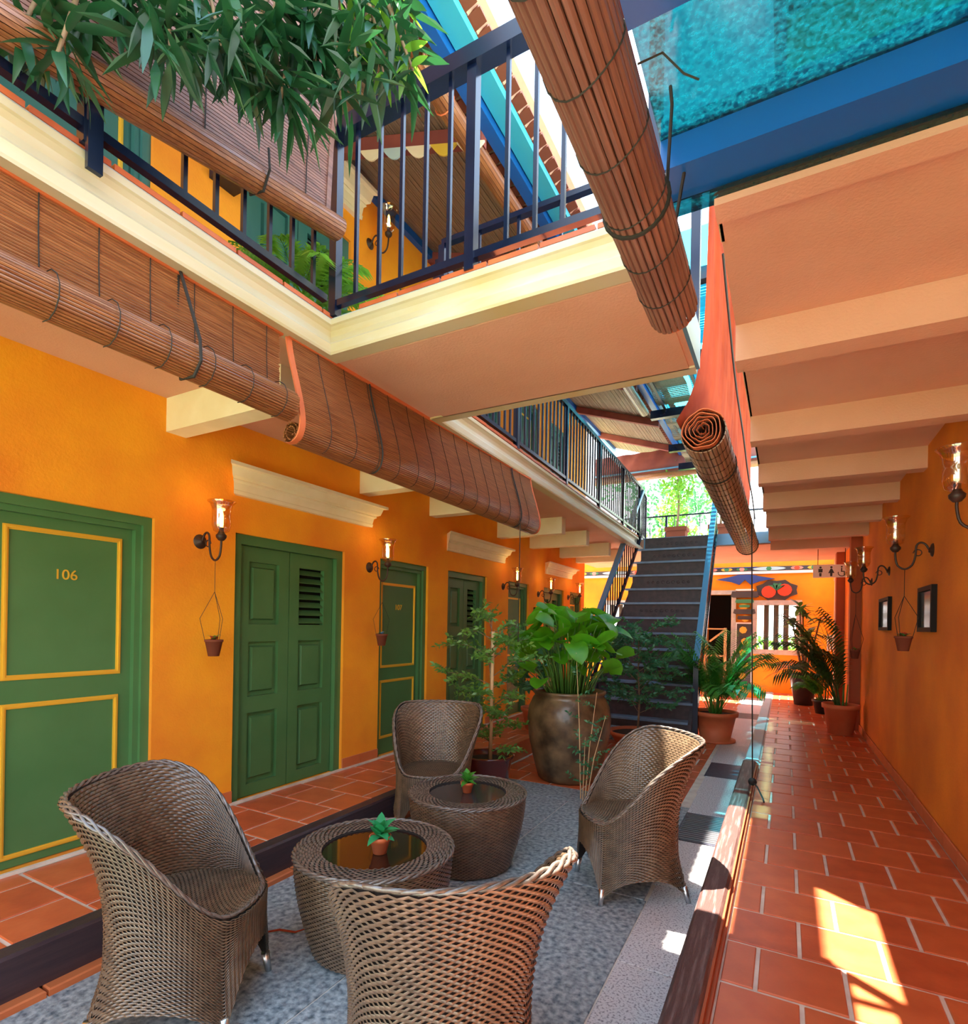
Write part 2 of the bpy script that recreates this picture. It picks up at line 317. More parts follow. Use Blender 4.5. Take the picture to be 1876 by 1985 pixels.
# timber kerbs and skirting
kl = struct(MB().cbox(-2.862, -2.758, YN, 4.6, -.122, ZL+.012, .012), 'trim_3', M_beamdark, 'dark timber kerb along the left walkway edge', 'kerb')
struct(MB().box(-2.862, -2.765, 4.6, 11.2, -.3, ZL+.004), 'trim_4', M_skirt, 'terracotta step edge of the left walkway behind the potted tree', 'kerb')
for i in range(20): MB().cbox(-2.765, -2.705, -1.5+i*.335, -1.5+i*.335+.325, ZC-.01, ZC+.028, .006).build('skirting_tile', M_skirt, fc)
struct(MB().cbox(-.372, -.246, YN, 6.45, ZC-.1, .075, .014), 'trim_5', M_beamred, 'weathered timber beam between the court and the corridor', 'kerb')
struct(MB().box(-.246, -.222, YN, 6.45, -.05, .030).box(-.246, -.236, YN, 6.45, .03, .06), 'trim_6', M_copper, 'red-brown trim strip along the corridor side of the timber beam', 'trim')
struct(MB().cbox(-.372, -.23, 6.45, YB, -.3, .012, .01), 'trim_7', M_paintpale, 'pale stone kerb continuing past the end of the timber beam', 'kerb')
bl = struct(MB().box(XL, XL+.02, YN, 11, ZL, ZL+.02), 'baseboard_left', M_grout, 'low terracotta skirting under the left wall', 'skirting')
for a, b in ((YN, 1.02), (2.15, 2.76), (3.94, 4.46), (5.33, 5.76), (6.77, 7.45), (8.20, 8.84), (9.80, 10.15), (10.8, 11.0)):
    n = max(1, round((b-a)/.33)); 
    for i in range(n): MB().cbox(XL-.001, XL+.012, a+(b-a)*i/n+.003, a+(b-a)*(i+1)/n-.003, ZL, ZL+.11, .003).build('skirting_tile', M_skirt, bl)
br = struct(MB().box(XR-.008, XR, YN, YB, 0, .09), 'baseboard_right', M_grout, 'low terracotta skirting under the corridor wall', 'skirting')
_sk = MB().cbox(-.014, 0, .003, .327, 0, .10, .003).mesh('skirting_tile', M_skirt)
for i in range(47): place('skirting_tile', _sk, br, (XR-.002, -1.2+i*.33, 0))

# galleries above: slabs, beams, fascias
XGF = -2.46                        # the left gallery edge drifts outward to here at its far end
def xge(y): return XGL if y < BY1 else XGL + (XGF-XGL)*(y-BY1)/(10.75-BY1)
BX1 = -.47                         # right end of the bridge slab
def skew(mb, y0, y1, x0, x1a, x1b, z0, z1):
    return mb.add([(x0, y0, z0), (x1a, y0, z0), (x1b, y1, z0), (x0, y1, z0), (x0, y0, z1), (x1a, y0, z1), (x1b, y1, z1), (x0, y1, z1)],
                  [(0, 3, 2, 1), (4, 5, 6, 7), (0, 1, 5, 4), (1, 2, 6, 5), (2, 3, 7, 6), (3, 0, 4, 7)])
cl_ = struct(skew(MB().box(XL, XGL-.05, YN, BY1, ZCEIL, ZUP-.02), BY1, 10.75, XL, XGL-.05, XGF-.05, ZCEIL, ZUP-.02), 'ceiling_left', M_ceil, 'plaster underside of the left gallery', 'ceiling')
for y in (.35, 2.215, 4.13, 5.33, 7.05, 8.2, 9.55, 10.45): MB().box(XL, xge(y)-.32, y, y+.14, ZCEIL-.225, ZCEIL).build('ceiling_beam', M_cream, cl_)
cr_ = struct(MB().box(XGR, XR, 2.03, 13.55, ZCEIL, ZUP-.02), 'ceiling_right', M_ceil, 'pink plaster ceiling over the tiled corridor', 'ceiling')
MB().box(XGR-.002, XR, 2.03, 2.13, ZCEIL-.03, ZCEIL).build('ceiling_lip', M_ceil, cr_)
for y in (2.94, 4.25, 5.51, 6.72, 7.85, 9.0, 10.2):
    MB().box(XGR, XR, y, y+.14, ZCEIL-.175, ZCEIL).build('ceiling_beam', M_ceil, cr_)
cb_ = struct(MB().box(XGL-.05, BX1, BY0+.05, BY1-.05, ZCEIL, ZUP-.02), 'ceiling_bridge', M_ceil, 'pink plaster underside of the bridge between the galleries', 'ceiling')
MB().box(XGL+.1, BX1-.03, BY0+.07, BY1-.05, ZCEIL-.012, ZCEIL).build('soffit_panel', M_ceil, cb_)
MB().box(BX1, BX1+.02, BY0, BY1, ZCEIL, ZUP).build('end_plate', M_stairrail, cb_)
ct_ = struct(MB().box(-4.2, XGR, 10.75, 13.55, ZCEIL, ZUP-.02), 'ceiling_terrace', M_ceil, 'underside of the terrace at the top of the stairs', 'ceiling')
def fprof():  # moulded edge (outward offset, z)
    return [(-.06, ZCEIL-.012), (.03, ZCEIL-.012), (.035, ZCEIL+.0), (.035, ZCEIL+.045), (.028, ZCEIL+.052), (.010, ZCEIL+.060), (-.012, ZCEIL+.085), (-.022, ZCEIL+.12), (-.018, ZCEIL+.15), (.0, ZCEIL+.165), (.012, ZCEIL+.170), (.012, ZCEIL+.198), (-.06, ZCEIL+.198)]
fp = fprof(); nf_ = len(fp)
def mould(mb, A, B, na, nb):
    """profile swept from A to B; na, nb: outward vectors (mitred)"""
    vs = [(A[0]+na[0]*d, A[1]+na[1]*d, z) for d, z in fp] + [(B[0]+nb[0]*d, B[1]+nb[1]*d, z) for d, z in fp]
    return mb.add(vs, [(i, (i+1) % nf_, nf_+(i+1) % nf_, nf_+i) for i in range(nf_)] + [tuple(range(nf_-1, -1, -1)), tuple(range(nf_, 2*nf_))])
struct(mould(MB(), (XGL, YN), (XGL, BY0), (1, 0), (1, -1)), 'trim_8', M_fascia, 'moulded cream fascia along the left gallery edge up to the bridge', 'fascia')
struct(mould(MB(), (XGL, BY1), (XGF, 10.75), (1, 1), (1, 0)), 'trim_8', M_fascia, 'moulded cream fascia along the left gallery edge beyond the bridge', 'fascia')
struct(mould(MB(), (XGL, BY0), (BX1, BY0), (1, -1), (0, -1)), 'trim_9', M_fascia, 'moulded cream fascia on the near edge of the bridge', 'fascia')
struct(mould(MB(), (XGL, BY1), (BX1, BY1), (1, 1), (0, 1)), 'trim_10', M_fascia, 'moulded fascia on the far edge of the bridge', 'fascia')
struct(MB().box(XGR-.004, XGR+.01, 2.03, BY0, ZCEIL, ZUP).box(XGR-.004, XGR+.01, BY1, 10.75, ZCEIL, ZUP), 'trim_11', M_fascia, 'plain edge of the right gallery slab', 'fascia')
struct(MB().box(-2.4, XGR, 10.71, 10.75, ZCEIL+.02, ZUP), 'trim_12', M_stairrail, 'blue-grey edge board of the terrace above the stairs', 'fascia')
# grey-mortared terracotta edge tiles on the gallery floors
et = struct(MB().box(XL, XGF, YN, 10.75, ZUP-.02, ZUP-.008).box(XGF, XGL, YN, BY1, ZUP-.02, ZUP-.008).box(XGL, BX1, BY0, BY1, ZUP-.02, ZUP-.008).box(XGR, XR, 2.05, 13.55, ZUP-.02, ZUP-.008).box(-4.2, XGR, 10.75, 13.55, ZUP-.02, ZUP-.008),
            'floor_upper', mat('grey_mortar', (.45, .48, .5), .8), 'upper gallery floor with terracotta edge tiles', 'floor')
def edge_tiles(ax, a, b, fixed, sgn):
    n = round((b-a)/.26)
    for i in range(n):
        p, q = a+(b-a)*i/n+.006, a+(b-a)*(i+1)/n-.006
        mb = MB()
        fx_ = fixed + (xge(p)-XGL if ax == 1 else 0)
        if ax == 1: mb.cbox(fx_-.2, fx_, p, q, ZUP-.008, ZUP+.018, .004)
        elif False: mb.cbox(min(fixed, fixed-sgn*.2), max(fixed, fixed-sgn*.2), p, q, ZUP-.008, ZUP+.018, .004)
        else: mb.cbox(p, q, min(fixed, fixed-sgn*.2), max(fixed, fixed-sgn*.2), ZUP-.008, ZUP+.018, .004)
        mb.build('edge_tile', M_terra[i % 3], et)
edge_tiles(1, -.2, BY0+.2, XGL+.004, 1); edge_tiles(0, XGL+.2, BX1, BY0-.004, -1); edge_tiles(1, BY1, 10.7, XGL+.004, 1)

# ------------------------------------------------------------------ doors
def text_mesh(s, size, m):
    c = bpy.data.curves.new('number', 'FONT'); c.body = s; c.size = size; c.extrude = .003; c.align_x = 'CENTER'; c.align_y = 'CENTER'
    t = bpy.data.objects.new('number', c); COL.objects.link(t); dg_ = bpy.context.evaluated_depsgraph_get()
    me = bpy.data.meshes.new_from_object(t.evaluated_get(dg_)); bpy.data.objects.remove(t); me.materials.clear(); me.materials.append(m); return me
NDOOR = [0]
def frame_mb(y0, y1, z0, z1, x0, x1, w, mb=None):
    mb = mb or MB(); mb.box(x0, x1, y0, y0+w, z0, z1).box(x0, x1, y1-w, y1, z0, z1).box(x0, x1, y0+w, y1-w, z1-w, z1); return mb
def rect_mould(ya, yb, za, zb, x, w=.028, t=.014):
    mb = MB()
    for k, (ww, tt) in enumerate(((w, t*.5), (w*.35, t), )):
        o = 0 if k == 0 else w*.32
        a, b, c, d = ya+o, yb-o, za+o, zb-o
        mb.box(x, x+tt, a, b, c, c+ww).box(x, x+tt, a, b, d-ww, d).box(x, x+tt, a, a+ww, c+ww, d-ww).box(x, x+tt, b-ww, b, c+ww, d-ww)
    return mb
def panel_door(op, panels, number, label, m=None):
    m = m or M_green
    NDOOR[0] += 1; y0, y1, z0, z1 = op
    root = thing('door_%d' % NDOOR[0], label, 'door', (XL-.05, (y0+y1)/2, z0), 0, kind='structure')
    ym = (y0+y1)/2; lx = lambda mb: mb
    a, b, h = y0-ym, y1-ym, z1-z0
    frame_mb(a, b, 0, h, -.12, .02, .055).build('door_frame', m, root)
    frame_mb(a+.055, b-.055, 0, h-.055, -.12, -.005, .035).build('door_stop', m, root)
    leaf = MB().box(-.10, -.045, a+.09, b-.09, .005, h-.09).build('door_leaf', m, root)
    for (pa, pb, za, zb) in panels:
        rect_mould(pa-ym, pb-ym, za-z0, zb-z0, -.045).build('gold_moulding', M_gold, leaf)
    if number:
        s, yy, zz = number
        o = place('door_number', text_mesh(s, .085, M_gold), leaf, (-.043, yy-ym, zz-z0), (PI/2, 0, PI/2))
        o['label'] = 'brass door number %s' % s
    return root
def shutter_door(op, label, m=None, louvre_far=True):
    m = m or M_green
    NDOOR[0] += 1; y0, y1, z0, z1 = op; ym = (y0+y1)/2; a, b, h = y0-ym, y1-ym, z1-z0
    root = thing('door_%d' % NDOOR[0], label, 'door', (XL-.05, ym, z0), 0, kind='structure')
    frame_mb(a, b, 0, h, -.12, .02, .075).build('door_frame', m, root)
    MB().box(-.14, -.12, a, b, 0, h).build('backing', M_dark, root)
    ia, ib, ih = a+.078, b-.078, h-.078; w = (ib-ia)/2
    for k in (0, 1):
        p, q = ia+w*k+.004, ia+w*(k+1)-.004; s = min(.105, w*.22)
        mb = MB(); X0, X1 = -.07, -.025
        zs = [(.10, ih*.335), (ih*.40, ih*.62), (ih*.69, ih*.94)]
        mb.box(X0, X1, p, p+s, .006, ih).box(X0, X1, q-s, q, .006, ih)
        e = .006
        for (za, zb) in zs: mb.box(X0, X1, p+s, q-s, e, za); e = zb
        mb.box(X0, X1, p+s, q-s, e, ih)
        leaf = mb.build('shutter_leaf', m, root)
        for i, (za, zb) in enumerate(zs):
            if i == 2 and k == 1:
                n = 7
                for j in range(n):
                    zc = za + (zb-za)*(j+.5)/n
                    MB().extr([(X0-.02, zc+.018), (X0-.012, zc+.024), (X1-.004, zc-.020), (X1-.012, zc-.026)], 1, p+s, q-s).build('louvre_slat', m, leaf)
            else:
                g = .035
                MB().add([(X0+.012, p+s, za), (X0+.012, q-s, za), (X0+.012, q-s, zb), (X0+.012, p+s, zb), (X0+.012, p+s+g, za+g), (X0+.012, q-s-g, za+g), (X0+.012, q-s-g, zb-g), (X0+.012, p+s+g, zb-g),
                          (X1-.008, p+s+g+.012, za+g+.012), (X1-.008, q-s-g-.012, za+g+.012), (X1-.008, q-s-g-.012, zb-g-.012), (X1-.008, p+s+g+.012, zb-g-.012)],
                         [(0, 1, 5, 4), (1, 2, 6, 5), (2, 3, 7, 6), (3, 0, 4, 7), (4, 5, 9, 8), (5, 6, 10, 9), (6, 7, 11, 10), (7, 4, 8, 11), (8, 9, 10, 11)]).build('panel', m, leaf)
    return root
xd = XL-.09
q = lambda u, v: P(u, v, 0, xd)
a1, b1 = q(5, 1015).y, q(237, 1045).y
panel_door(D1, [(a1, b1, q(5, 1320).z, q(237, 1045).z), (a1, b1-.01, q(120, 1636).z, q(230, 1345).z)], ('106', q(128, 1115).y, q(128, 1115).z), 'green panelled door with gold mouldings and the number 106')
shutter_door(S1, 'green double shutter door between doors 106 and 107, under the longest cornice')
y0 = D2[0]+.13; y1 = D2[1]-.13
panel_door(D2, [(y0, y1, .97, 1.88), (y0, y1, .22, .84)], ('107', (y0+y1)/2, 1.62), 'green panelled door with gold mouldings and the number 107')
shutter_door(S2, 'green double shutter door behind the potted tree')
y0 = D3[0]+.13; y1 = D3[1]-.13
panel_door(D3, [(y0, y1, .97, 1.88), (y0, y1, .22, .84)], None, 'green door with gold mouldings behind the big jar plant')
shutter_door(S3, 'green shutter door under the smallest cornice near the stairs')
y0 = D4[0]+.13; y1 = D4[1]-.13
panel_door(D4, [(y0, y1, .97, 1.88)], None, 'green door at the far end of the left wall')
y0 = UD1[0]+.14; y1 = UD1[1]-.14
panel_door(UD1, [(y0, y1, 4.1, 4.85), (y0, y1, 3.35, 4.0)], None, 'teal upper gallery door behind the hanging bamboo blind', M_teal)
shutter_door(US1, 'teal upper gallery shutter behind the bridge corner post', M_teal)
y0 = UD2[0]+.13; y1 = UD2[1]-.13
panel_door(UD2, [(y0, y1, 4.1, 4.85), (y0, y1, 3.35, 4.0)], None, 'teal upper gallery door below the upper sconce', M_teal)
shutter_door(US2, 'teal upper gallery shutter past the bridge', M_teal)
y0 = UD3[0]+.13; y1 = UD3[1]-.13
panel_door(UD3, [(y0, y1, 4.1, 4.85), (y0, y1, 3.35, 4.0)], None, 'teal upper gallery door behind the long railing', M_teal)
shutter_door(US3, 'teal upper gallery shutter near the stair head', M_teal)

# cornices above shutters
def cornice(y0, y1, z0, z1, label, x=XL):
    h = z1-z0
    prof = [(0, 0), (.045, 0), (.05, .12), (.045, .16), (.055, .40), (.075, .46), (.070, .52), (.10, .58), (.12, .86), (.155, .88), (.155, 1.0), (0, 1.0)]
    n = len(prof); mb = MB(); vs = []
    for side, yy in ((-1, y0), (1, y1)):
        for (d, t) in prof: vs.append((x+d, (y0+.17 if side < 0 else y1-.17) + side*d, z0+t*h))
    fs = [(i, (i+1) % n, n+(i+1) % n, n+i) for i in range(n)] + [tuple(range(n-1, -1, -1)), tuple(range(n, 2*n))]
    mb.add(vs, fs); return struct(mb, 'trim_13', M_cream, label, 'cornice')
cornice(2.58, 4.40, 2.395, 2.605, 'cream moulded cornice over the shutter door beside 106')
cornice(5.55, 7.36, 2.35, 2.56, 'cream moulded cornice over the shutter door behind the potted tree')
cornice(8.70, 10.25, 2.35, 2.54, 'small cream cornice near the stairs')
cornice(2.75, 4.17, 5.30, 5.60, 'cream cornice on the upper gallery wall')
cornice(6.0, 7.3, 5.30, 5.60, 'cream cornice on the upper gallery wall past the bridge')

# ------------------------------------------------------------------ back wall with window and doorway
def bp(u, v): p = P(u, v, 1, YB); return p.x, p.z
wx0, wz1 = bp(1467, 1173); wx1, wz0 = bp(1542, 1261)
dx0, dz1 = bp(1372, 1153); dx1 = bp(1418, 1153)[0]
w2a, w2b = bp(1170, 1175)[0], bp(1218, 1175)[0]; w2z1, w2z0 = bp(1190, 1172)[1], bp(1190, 1262)[1]
mb = MB(); segs = sorted([(w2a, w2b, w2z0, w2z1), (dx0, dx1, -.15, dz1), (wx0, wx1, wz0, wz1)]); x = -6.5
for (a, b, za, zb) in segs:
    mb.box(x, a, YB, YB+.25, -.4, ZUP)
    if za > -.15: mb.box(a, b, YB, YB+.25, -.4, za)
    mb.box(a, b, YB, YB+.25, zb, ZUP); x = b
mb.box(x, XR+.2, YB, YB+.25, -.4, ZUP)
wb = struct(mb, 'wall_back', M_orange, 'orange back wall with barred window, doorway and painted frieze', 'wall')
struct(MB().box(-6.5, -6.3, 11, YB, -.4, ZUP).box(-6.5, XL-.22, 10.9, 11.0, -.4, ZUP), 'wall_rear_left', M_orange, 'orange return wall beyond the last green door', 'wall')
def barred(name, x0, x1, z0, z1, n, label):
    w = thing(name, label, 'window', ((x0+x1)/2, YB, z0), kind='structure'); hw = (x1-x0)/2; h = z1-z0; t = .11
    fm = MB().box(-hw-t, -hw, -.05, .06, -t, h+t).box(hw, hw+t, -.05, .06, -t, h+t).box(-hw, hw, -.05, .06, h, h+t).box(-hw, hw, -.06, .06, -t, 0)
    fm.build('window_frame', M_grey, w)
    for i in range(n):
        xx = -hw + 2*hw*(i+1)/(n+1)
        MB().lathe([(.055, 0), (.055, h)], 8, (xx, .08, 0)).build('window_bar', mat('dark_green_bar', (.05, .06, .06), .5), w)
barred('window_1', wx0, wx1, wz0, wz1, 3, 'grey framed barred window in the back wall beside the red ornament')
barred('window_2', w2a, w2b, w2z0, w2z1, 2, 'barred window in the back wall seen past the stair balusters')
d = thing('door_%d' % (NDOOR[0]+1), 'grey framed dark doorway beside the stairs', 'doorway', ((dx0+dx1)/2, YB, -.15), kind='structure'); hw = (dx1-dx0)/2; hh = dz1+.15
MB().box(-hw-.1, -hw, -.05, .1, 0, hh+.1).box(hw, hw+.1, -.05, .1, 0, hh+.1).box(-hw, hw, -.05, .1, hh, hh+.1).build('door_frame', M_grey, d)
MB().box(-hw-.3, hw+.3, 1.6, 1.65, -.2, hh+.3).box(-hw-.3, -hw-.25, .25, 1.6, -.2, hh+.3).box(hw+.25, hw+.3, .25, 1.6, -.2, hh+.3).box(-hw-.3, hw+.3, .25, 1.6, hh+.25, hh+.3).build('room_beyond', mat('dark_room', (.05, .035, .03), .9), d)
# shelf in doorway
s = thing('wooden_rack', 'pale wooden rack standing in the dark doorway', 'rack', ((dx0+dx1)/2-.05, YB-.35, -.15))
for xx in (-.22, .22): MB().box(xx-.02, xx+.02, -.15, .15, 0, 1.62).build('post', M_stake, s)
for zz in (.35, .95, 1.58): MB().box(-.24, .24, -.16, .16, zz, zz+.03).build('shelf', M_stake, s)
MB().hexa((.2, -.16, 1.55), (-.1, -.16, 1.3), .03, .04).build('brace', M_stake, s)
# painted frieze
zf0, zf1 = bp(1500, 1106)[1], ZCEIL-.02; xf0, xf1 = -6.2, XR-.02
fz = thing('painted_frieze', 'painted floral frieze along the top of the back wall', 'frieze', (0, YB-.001, zf0))
hz = zf1-zf0
MB().box(xf0, xf1, -.01, .0, 0, hz).build('frieze_board', M_paintdark, fz)
MB().box(xf0, xf1, -.05, .0, -.07, -.01).build('frieze_moulding', M_white, fz)
MB().box(-1.6, -.6, -.03, .0, hz*.8, hz).build('blue_cap', M_paintblue, fz)
k = 0; x = xf0+.1
while x < xf1-.3:
    wdt = (.75, .28, .28, .28)[k % 4]
    c = (M_paintpale, M_paintpink, M_paintyel, M_paintgreen)[k % 4]
    n = 12 if k % 4 == 0 else 8
    vs = [(x+wdt/2+wdt/2*.92*math.cos(2*PI*i/n)*(1 if k % 4 else 1), 0, hz/2+hz*.42*math.sin(2*PI*i/n)) for i in range(n)]
    MB().extr([(p[0], p[2]) for p in vs], 1, -.022, -.012).build('painted_medallion', c, fz)
    MB().extr([(x+wdt/2+.06*math.cos(2*PI*i/6), hz/2+.05*math.sin(2*PI*i/6)) for i in range(6)], 1, -.030, -.022).build('painted_flower', (M_paintgreen, M_paintred, M_paintgreen, M_paintpink)[k % 4], fz)
    x += wdt+.05; k += 1
# painted column and ornament
cx_, _ = bp(1443, 1180); zt = bp(1440, 1115)[1]
pc = thing('painted_column', 'painted pillar with blue crest and yellow blossoms on the back wall', 'ornament', (cx_, YB-.03, -.15))
H = zt+.15
MB().box(-.16, .16, -.02, .02, .3, H*.60).build('panel', M_paintdark, pc)
frame = MB(); frame.box(-.18, -.155, -.03, .02, .3, H*.60).box(.155, .18, -.03, .02, .3, H*.60).box(-.18, .18, -.03, .02, H*.60, H*.612); frame.build('panel_border', M_white, pc)
for i in range(7):
    zz = .5+i*.27
    MB().extr([(.085*math.cos(2*PI*j/7)+(.02 if i % 2 else -.02), zz+.085*math.sin(2*PI*j/7)) for j in range(7)], 1, -.035, -.02).build('yellow_blossom', M_paintyel, pc)
for (za, zb, w, m_) in ((.635, .665, .15, M_paintdark), (.68, .72, .24, M_paintdark), (.735, .755, .12, M_paintgreen), (.77, .80, .2, M_paintgreen), (.815, .865, .30, M_paintdark), (.87, .885, .2, M_white)):
    MB().extr([(-w, H*za+.02), (-w*.8, H*za), (w*.8, H*za), (w, H*za+.02), (w*.9, H*zb), (-w*.9, H*zb)], 1, -.05, .02).build('capital_band', m_, pc)
MB().extr([(-.62, H*.965), (-.3, H*.945), (-.12, H*.92), (0, H*.96), (.12, H*.92), (.3, H*.945), (.62, H*.965), (.32, H*.985), (.15, H*1.0), (-.15, H*1.0), (-.32, H*.985)], 1, -.05, .02).build('blue_crest', M_paintblue, pc)
rx, rz_ = bp(1505, 1144)
ro = thing('wall_ornament', 'red and green painted relief of fruit above the barred window', 'ornament', (rx, YB-.02, rz_))
MB().extr([((.40*math.cos(2*PI*i/16)*(1+.14*(i % 2))), .21*math.sin(2*PI*i/16)*(1+.2*(i % 2))) for i in range(16)], 1, -.02, .02).build('scroll_leaves', M_paintdark, ro)
for s_ in (-1, 1): MB().extr([(s_*.16+.15*math.cos(2*PI*i/12), -.02+.14*math.sin(2*PI*i/12)+s_*.02) for i in range(12)], 1, -.06, -.02).build('red_fruit', M_paintred, ro)
for ang in (-.9, -.3, .3, .9): MB().extr([(0, -.02), (.07*math.cos(ang)+.14*math.sin(ang), .05+.1*math.cos(ang)), (.22*math.sin(ang), .17*math.cos(ang)), (-.05*math.cos(ang)+.1*math.sin(ang), .06*math.cos(ang)+.04)], 1, -.075, -.06).build('leaf', M_paintgreen, ro)
rx, rz_ = bp(1440, 1284)
tag(MB().lathe([(.0, -.05), (.10, -.05), (.19, -.02), (.2, .0), (.2, .02), (0, .02)], 16).build('ceramic_plaque', M_paintred), 'round red ceramic plaque low on the back wall', 'plaque')
o = bpy.data.objects['ceramic_plaque']; o.rotation_euler = (-PI/2+PI, 0, 0); o.location = (rx, YB-.02, rz_)
# sign with toilet symbols hanging under a corridor beam
sp = P(1611, 1107, 1, 11.2)
sg = thing('restroom_sign', 'white hanging sign with man, woman and wheelchair symbols', 'sign', (sp.x, 11.2, sp.z))
MB().box(-.27, .27, -.012, .012, -.11, .11).build('sign_board', M_white, sg)
for sx_ in (-.2, .2): MB().tube([(sx_, 0, .11), (sx_, 0, ZCEIL-sp.z)], .006, 6).build('hanger', M_iron, sg)
def pict(x, woman=False):
    mb = MB().extr([(x+.018*math.cos(2*PI*i/10), .065+.018*math.sin(2*PI*i/10)) for i in range(10)], 1, -.016, -.012)
    if woman: mb.extr([(x-.012, .04), (x+.012, .04), (x+.045, -.035), (x-.045, -.035)], 1, -.016, -.012)
    else: mb.extr([(x-.032, .04), (x+.032, .04), (x+.03, -.02), (x-.03, -.02)], 1, -.016, -.012)
    mb.extr([(x-.018, -.03), (x+.018, -.03), (x+.015, -.09), (x-.015, -.09)], 1, -.016, -.012); return mb
pict(-.16).build('man_symbol', M_paintdark, sg); pict(0, True).build('woman_symbol', M_paintdark, sg)
mb = MB().extr([(.15+.014*math.cos(2*PI*i/8), .07+.014*math.sin(2*PI*i/8)) for i in range(8)], 1, -.016, -.012).box(.14, .158, -.016, -.012, -.01, .05).box(.14, .19, -.016, -.012, -.02, -.004).box(.18, .198, -.016, -.012, -.075, -.01)
ring = [(.155+.055*math.cos(t), -.014, -.035+.055*math.sin(t)) for t in np.linspace(.9*PI, 2.1*PI, 12)]
mb.tube(ring, .007, 5).build('wheelchair_symbol', M_paintdark, sg)
# pale metal post at corridor end
pp = P(1622, 1362, 2, 0)
tag(MB().lathe([(.05, 0), (.05, .02), (.028, .03), (.028, 2.45), (.04, 2.46), (.04, ZCEIL)], 12, (pp.x-.05, min(pp.y, 13.6), 0)).build('metal_post', mat('pale_metal', (.75, .68, .55), .35, metal=.4)), 'slim pale metal post at the far end of the corridor', 'post')
rad = thing('blue_ventilator', 'small pale blue louvred panel on the back wall', 'ventilator', (bp(1617, 1250)[0], YB-.05, bp(1617, 1262)[1]))
for i in range(7): MB().box(-.14+i*.045, -.115+i*.045, -.03, .05, 0, .36).build('fin', M_paintpale, rad)
# outside behind
struct(MB().box(-40, 40, YB+.25, 60, -.5, -.3).box(-40, XL-.22, -20, YB+.25, -.5, -.3).box(XR+.2, 40, -20, YB+.25, -.5, -.3).box(XL-.22, XR+.2, -20, YN, -.5, -.3), 'ground', M_ground, 'ground outside the building', 'ground')

# ------------------------------------------------------------------ staircase
NS, RISE, RUN = 13, 3.30/13, .185
SX1, SY0 = -1.17, 8.32
def sxl(i): return lerp(-2.72, -2.37, i/12)      # the flight flares out towards the bottom
st = thing('staircase', 'steep staircase with dark carved risers and treads tinted blue by painted sky reflection', 'staircase', (-1.9, SY0, ZC)); o_ = 1.9
for i in range(NS):
    z = RISE*(i+1); y = RUN*i; xl, xr = sxl(i)+o_, SX1+o_
    if i < NS-1: MB().cbox(xl-.02, xr+.02, y-.03, y+RUN+.03, z-.035, z, .006).build('tread', M_tread, st)
    r = MB().box(xl+.03, xr-.03, y+.012, y+.03, z-RISE, z-.035).build('riser', M_riser, st)
    if i in (5, 7, 9, 11, 12):   # carved scroll relief
        mb = MB()
        for k in range(9):
            cxx = (xl+xr)/2 + (k-4)*.085; rr = .030-.002*abs(k-4)
            mb.tube([(cxx+rr*math.cos(t)*(1-.06*t), y+.010, z-RISE*.56+rr*math.sin(t)*(1-.06*t)*(1 if k % 2 else -1)) for t in np.linspace(0, 5.5, 9)], .005, 4)
        mb.build('carved_scroll', M_riser, r)
ye = RUN*NS+.02
for (xa, xb) in ((sxl(0)+o_, sxl(12)+o_), (SX1+o_, SX1+o_)):
    MB().add([(lerp(xa, xb, max(0, y)/ye)+d, y, z) for d in (-.025, .025) for (y, z) in ((-.06, 0), (.22, 0), (ye, RISE*NS-.40), (ye, RISE*NS-.24), (-.06, RISE*.9))],
        [(4, 3, 2, 1, 0), (5, 6, 7, 8, 9), (0, 1, 6, 5), (1, 2, 7, 6), (2, 3, 8, 7), (3, 4, 9, 8), (4, 0, 5, 9)]).build('stringer', M_riser, st)
for k in (0, 1):
    lab = ('sloping stair railing beside the left gallery', 'sloping stair railing on the corridor side of the stairs')[k]
    x0_, x1_ = ((sxl(0)-.05, sxl(12)-.05), (SX1+.07, SX1+.07))[k]
    sr = thing('stair_railing', lab, 'railing', (x0_, SY0, ZC)); x1_ -= x0_
    L_ = RUN*(NS-1)+.05; zt0, zt1 = RISE+.88, RISE*NS+.88
    MB().hexa((0, 0, zt0), (x1_, L_, zt1), .085, .05).build('handrail', M_stairrail, sr)
    MB().hexa((0, .02, RISE+.05), (x1_, L_, RISE*NS+.05), .04, .05).build('bottom_rail', M_navy, sr)
    for i in range(NS*2-1):
        y = RUN*(i/2)+.03; z0 = RISE+.05+RISE/RUN*y; xx = x1_*y/L_
        MB().box(xx-.009, xx+.009, y-.009, y+.009, z0-.12, min(zt1, z0+.80)).build('baluster', M_navy, sr)
    MB().box(-.035, .035, -.05, .03, 0, zt0).build('newel_post', M_navy, sr)
MB().box(0, 1.2, 0, .5, 0, .12).build('stone_step', M_granite, tag(place('step_base', None, None, (-2.36, 7.75, ZC)), 'pale stone base step in front of the stairs', 'step'))

